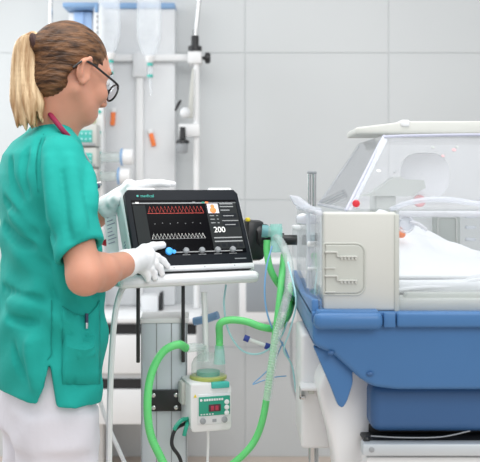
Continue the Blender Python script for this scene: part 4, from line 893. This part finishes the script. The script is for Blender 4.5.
# trousers
s = SDF((-.70, 1.85, .03), (-.24, 2.36, .98), .009)
def hips(p): return torso(p, .016, .74, .96)[0]
s.add(hips, (-.66, 1.88, .73), (-.26, 2.33, .97), .02)
for sg in (1, -1):
    c = Vector((-.445, 2.1, 0))+Rv*.088*sg; pts = [c+Vector((0, 0, .86)), c+Vector((.004, 0, .66)), c+Rv*.01*sg+Vector((0, 0, .42)), c+Rv*.01*sg+Vector((0, 0, .075))]; rr = [.098, .094, .078, .070]
    def leg(p, c=np.array(c), sg=sg):
        z = p[..., 2]; rad = np.interp(z, [.06, .42, .66, .86], [.072, .08, .092, .086]); v = p-c; ph = np.arctan2(v[..., 0], v[..., 1])
        d = np.hypot(v[..., 0], v[..., 1])-rad+.003*np.sin(ph*5+sg+np.sin(z*14)*1.5)+.002*np.sin(z*60+ph*4); return np.maximum(d, np.maximum(.07-z, z-.80))
    s.add(leg, c+Vector((-.11, -.11, .06)), c+Vector((.11, .11, .88)), .03)
link('trousers', s.mesh('trousers', 1), M['trouser'], nurse, True)
for sg in (1, -1):
    c = Vector((-.445, 2.1, 0))+Rv*.098*sg
    s = SDF(c+Vector((-.2, -.2, -.02)), c+Vector((.25, .25, .13)), .006)
    s.chain([c-Fv*.03+Vector((0, 0, .045)), c+Fv*.08+Vector((0, 0, .042)), c+Fv*.17+Vector((0, 0, .036))], [.042, .044, .034], .02)
    s.cap(c-Fv*.01+Vector((0, 0, .05)), c-Fv*.01+Vector((0, 0, .09)), .04, .036, .02)
    link('shoe', s.mesh('shoe', 1), M['white'], nurse, True)
# gloves
def glove(lo, hi, wrist, elbow, palm, fingers, thumb, rf=.0088):
    s = SDF(lo, hi, .0019); ax = (wrist-elbow).normalized()
    s.cap(wrist-ax*.020, wrist+ax*.016, .0325, .028, .004)
    for kp, rk in palm: s.cap(wrist+ax*.012, kp, .020, rk, .012)
    for i in range(len(palm)-1): s.cap(palm[i][0], palm[i+1][0], palm[i][1], palm[i+1][1], .008)
    for f in fingers: s.chain(f, [rf*1.16, rf*1.05, rf*.96, rf*.84][:len(f)], .0035)
    s.chain(thumb, [.016, .0125, .0105, .009], .006)
    s.cap(wrist-ax*.045, wrist-ax*.012, .0262, .0262, .002, True)
    return link('glove', s.mesh('glove', 1), M['glove'], nurse, True)
K = [pm(149, 254, .030), pm(147.5, 259, .033), pm(145, 264, .034), pm(141.5, 268, .034)]
fing = [[K[0], pm(157, 257, .026), pm(163, 261, .016), pm(167.5, 266, .010)],
        [K[1], pm(155, 263.5, .026), pm(160, 268, .018), pm(162, 274, .012)],
        [K[2], pm(150.5, 269, .028), pm(154, 273, .020), pm(155, 278, .015)],
        [K[3], pm(145, 272.5, .028), pm(147.5, 276, .022), pm(148, 280, .018)]]
th = [pm(136, 256, .045), pm(144, 249.5, .030), pm(153, 246.5, .016), pm(162.5, 245, .0095)]
glove((-.34, 1.95, 1.06), (-.15, 2.2, 1.22), WR, EL, [(K[0], .0135), (K[1], .0135), (K[2], .013), (K[3], .012)], fing, th)
kz = lambda px, py, Y: P(px, py, Y)
K = [kz(131, 186.5, 2.255), kz(130, 185.5, 2.275), kz(129, 185.5, 2.297), kz(127, 187, 2.318)]
fing = [[K[0], kz(147, 184, 2.27), kz(159, 183.8, 2.285), kz(168, 185, 2.295)],
        [K[1], kz(148, 182.8, 2.29), kz(162, 182.8, 2.305), kz(173.5, 184.2, 2.315)],
        [K[2], kz(147, 183, 2.315), kz(160, 183, 2.33), kz(171, 184.5, 2.34)],
        [K[3], kz(142, 184.5, 2.335), kz(152, 184.5, 2.35), kz(160, 186, 2.36)]]
th = [kz(113, 203, 2.262), kz(117, 199, 2.252), kz(121, 197, 2.262), kz(124, 195, 2.275)]
glove((-.40, 2.17, 1.19), (-.13, 2.42, 1.36), WL, ELl, [(K[0], .0125), (K[1], .013), (K[2], .013), (K[3], .0115)], fing, th)
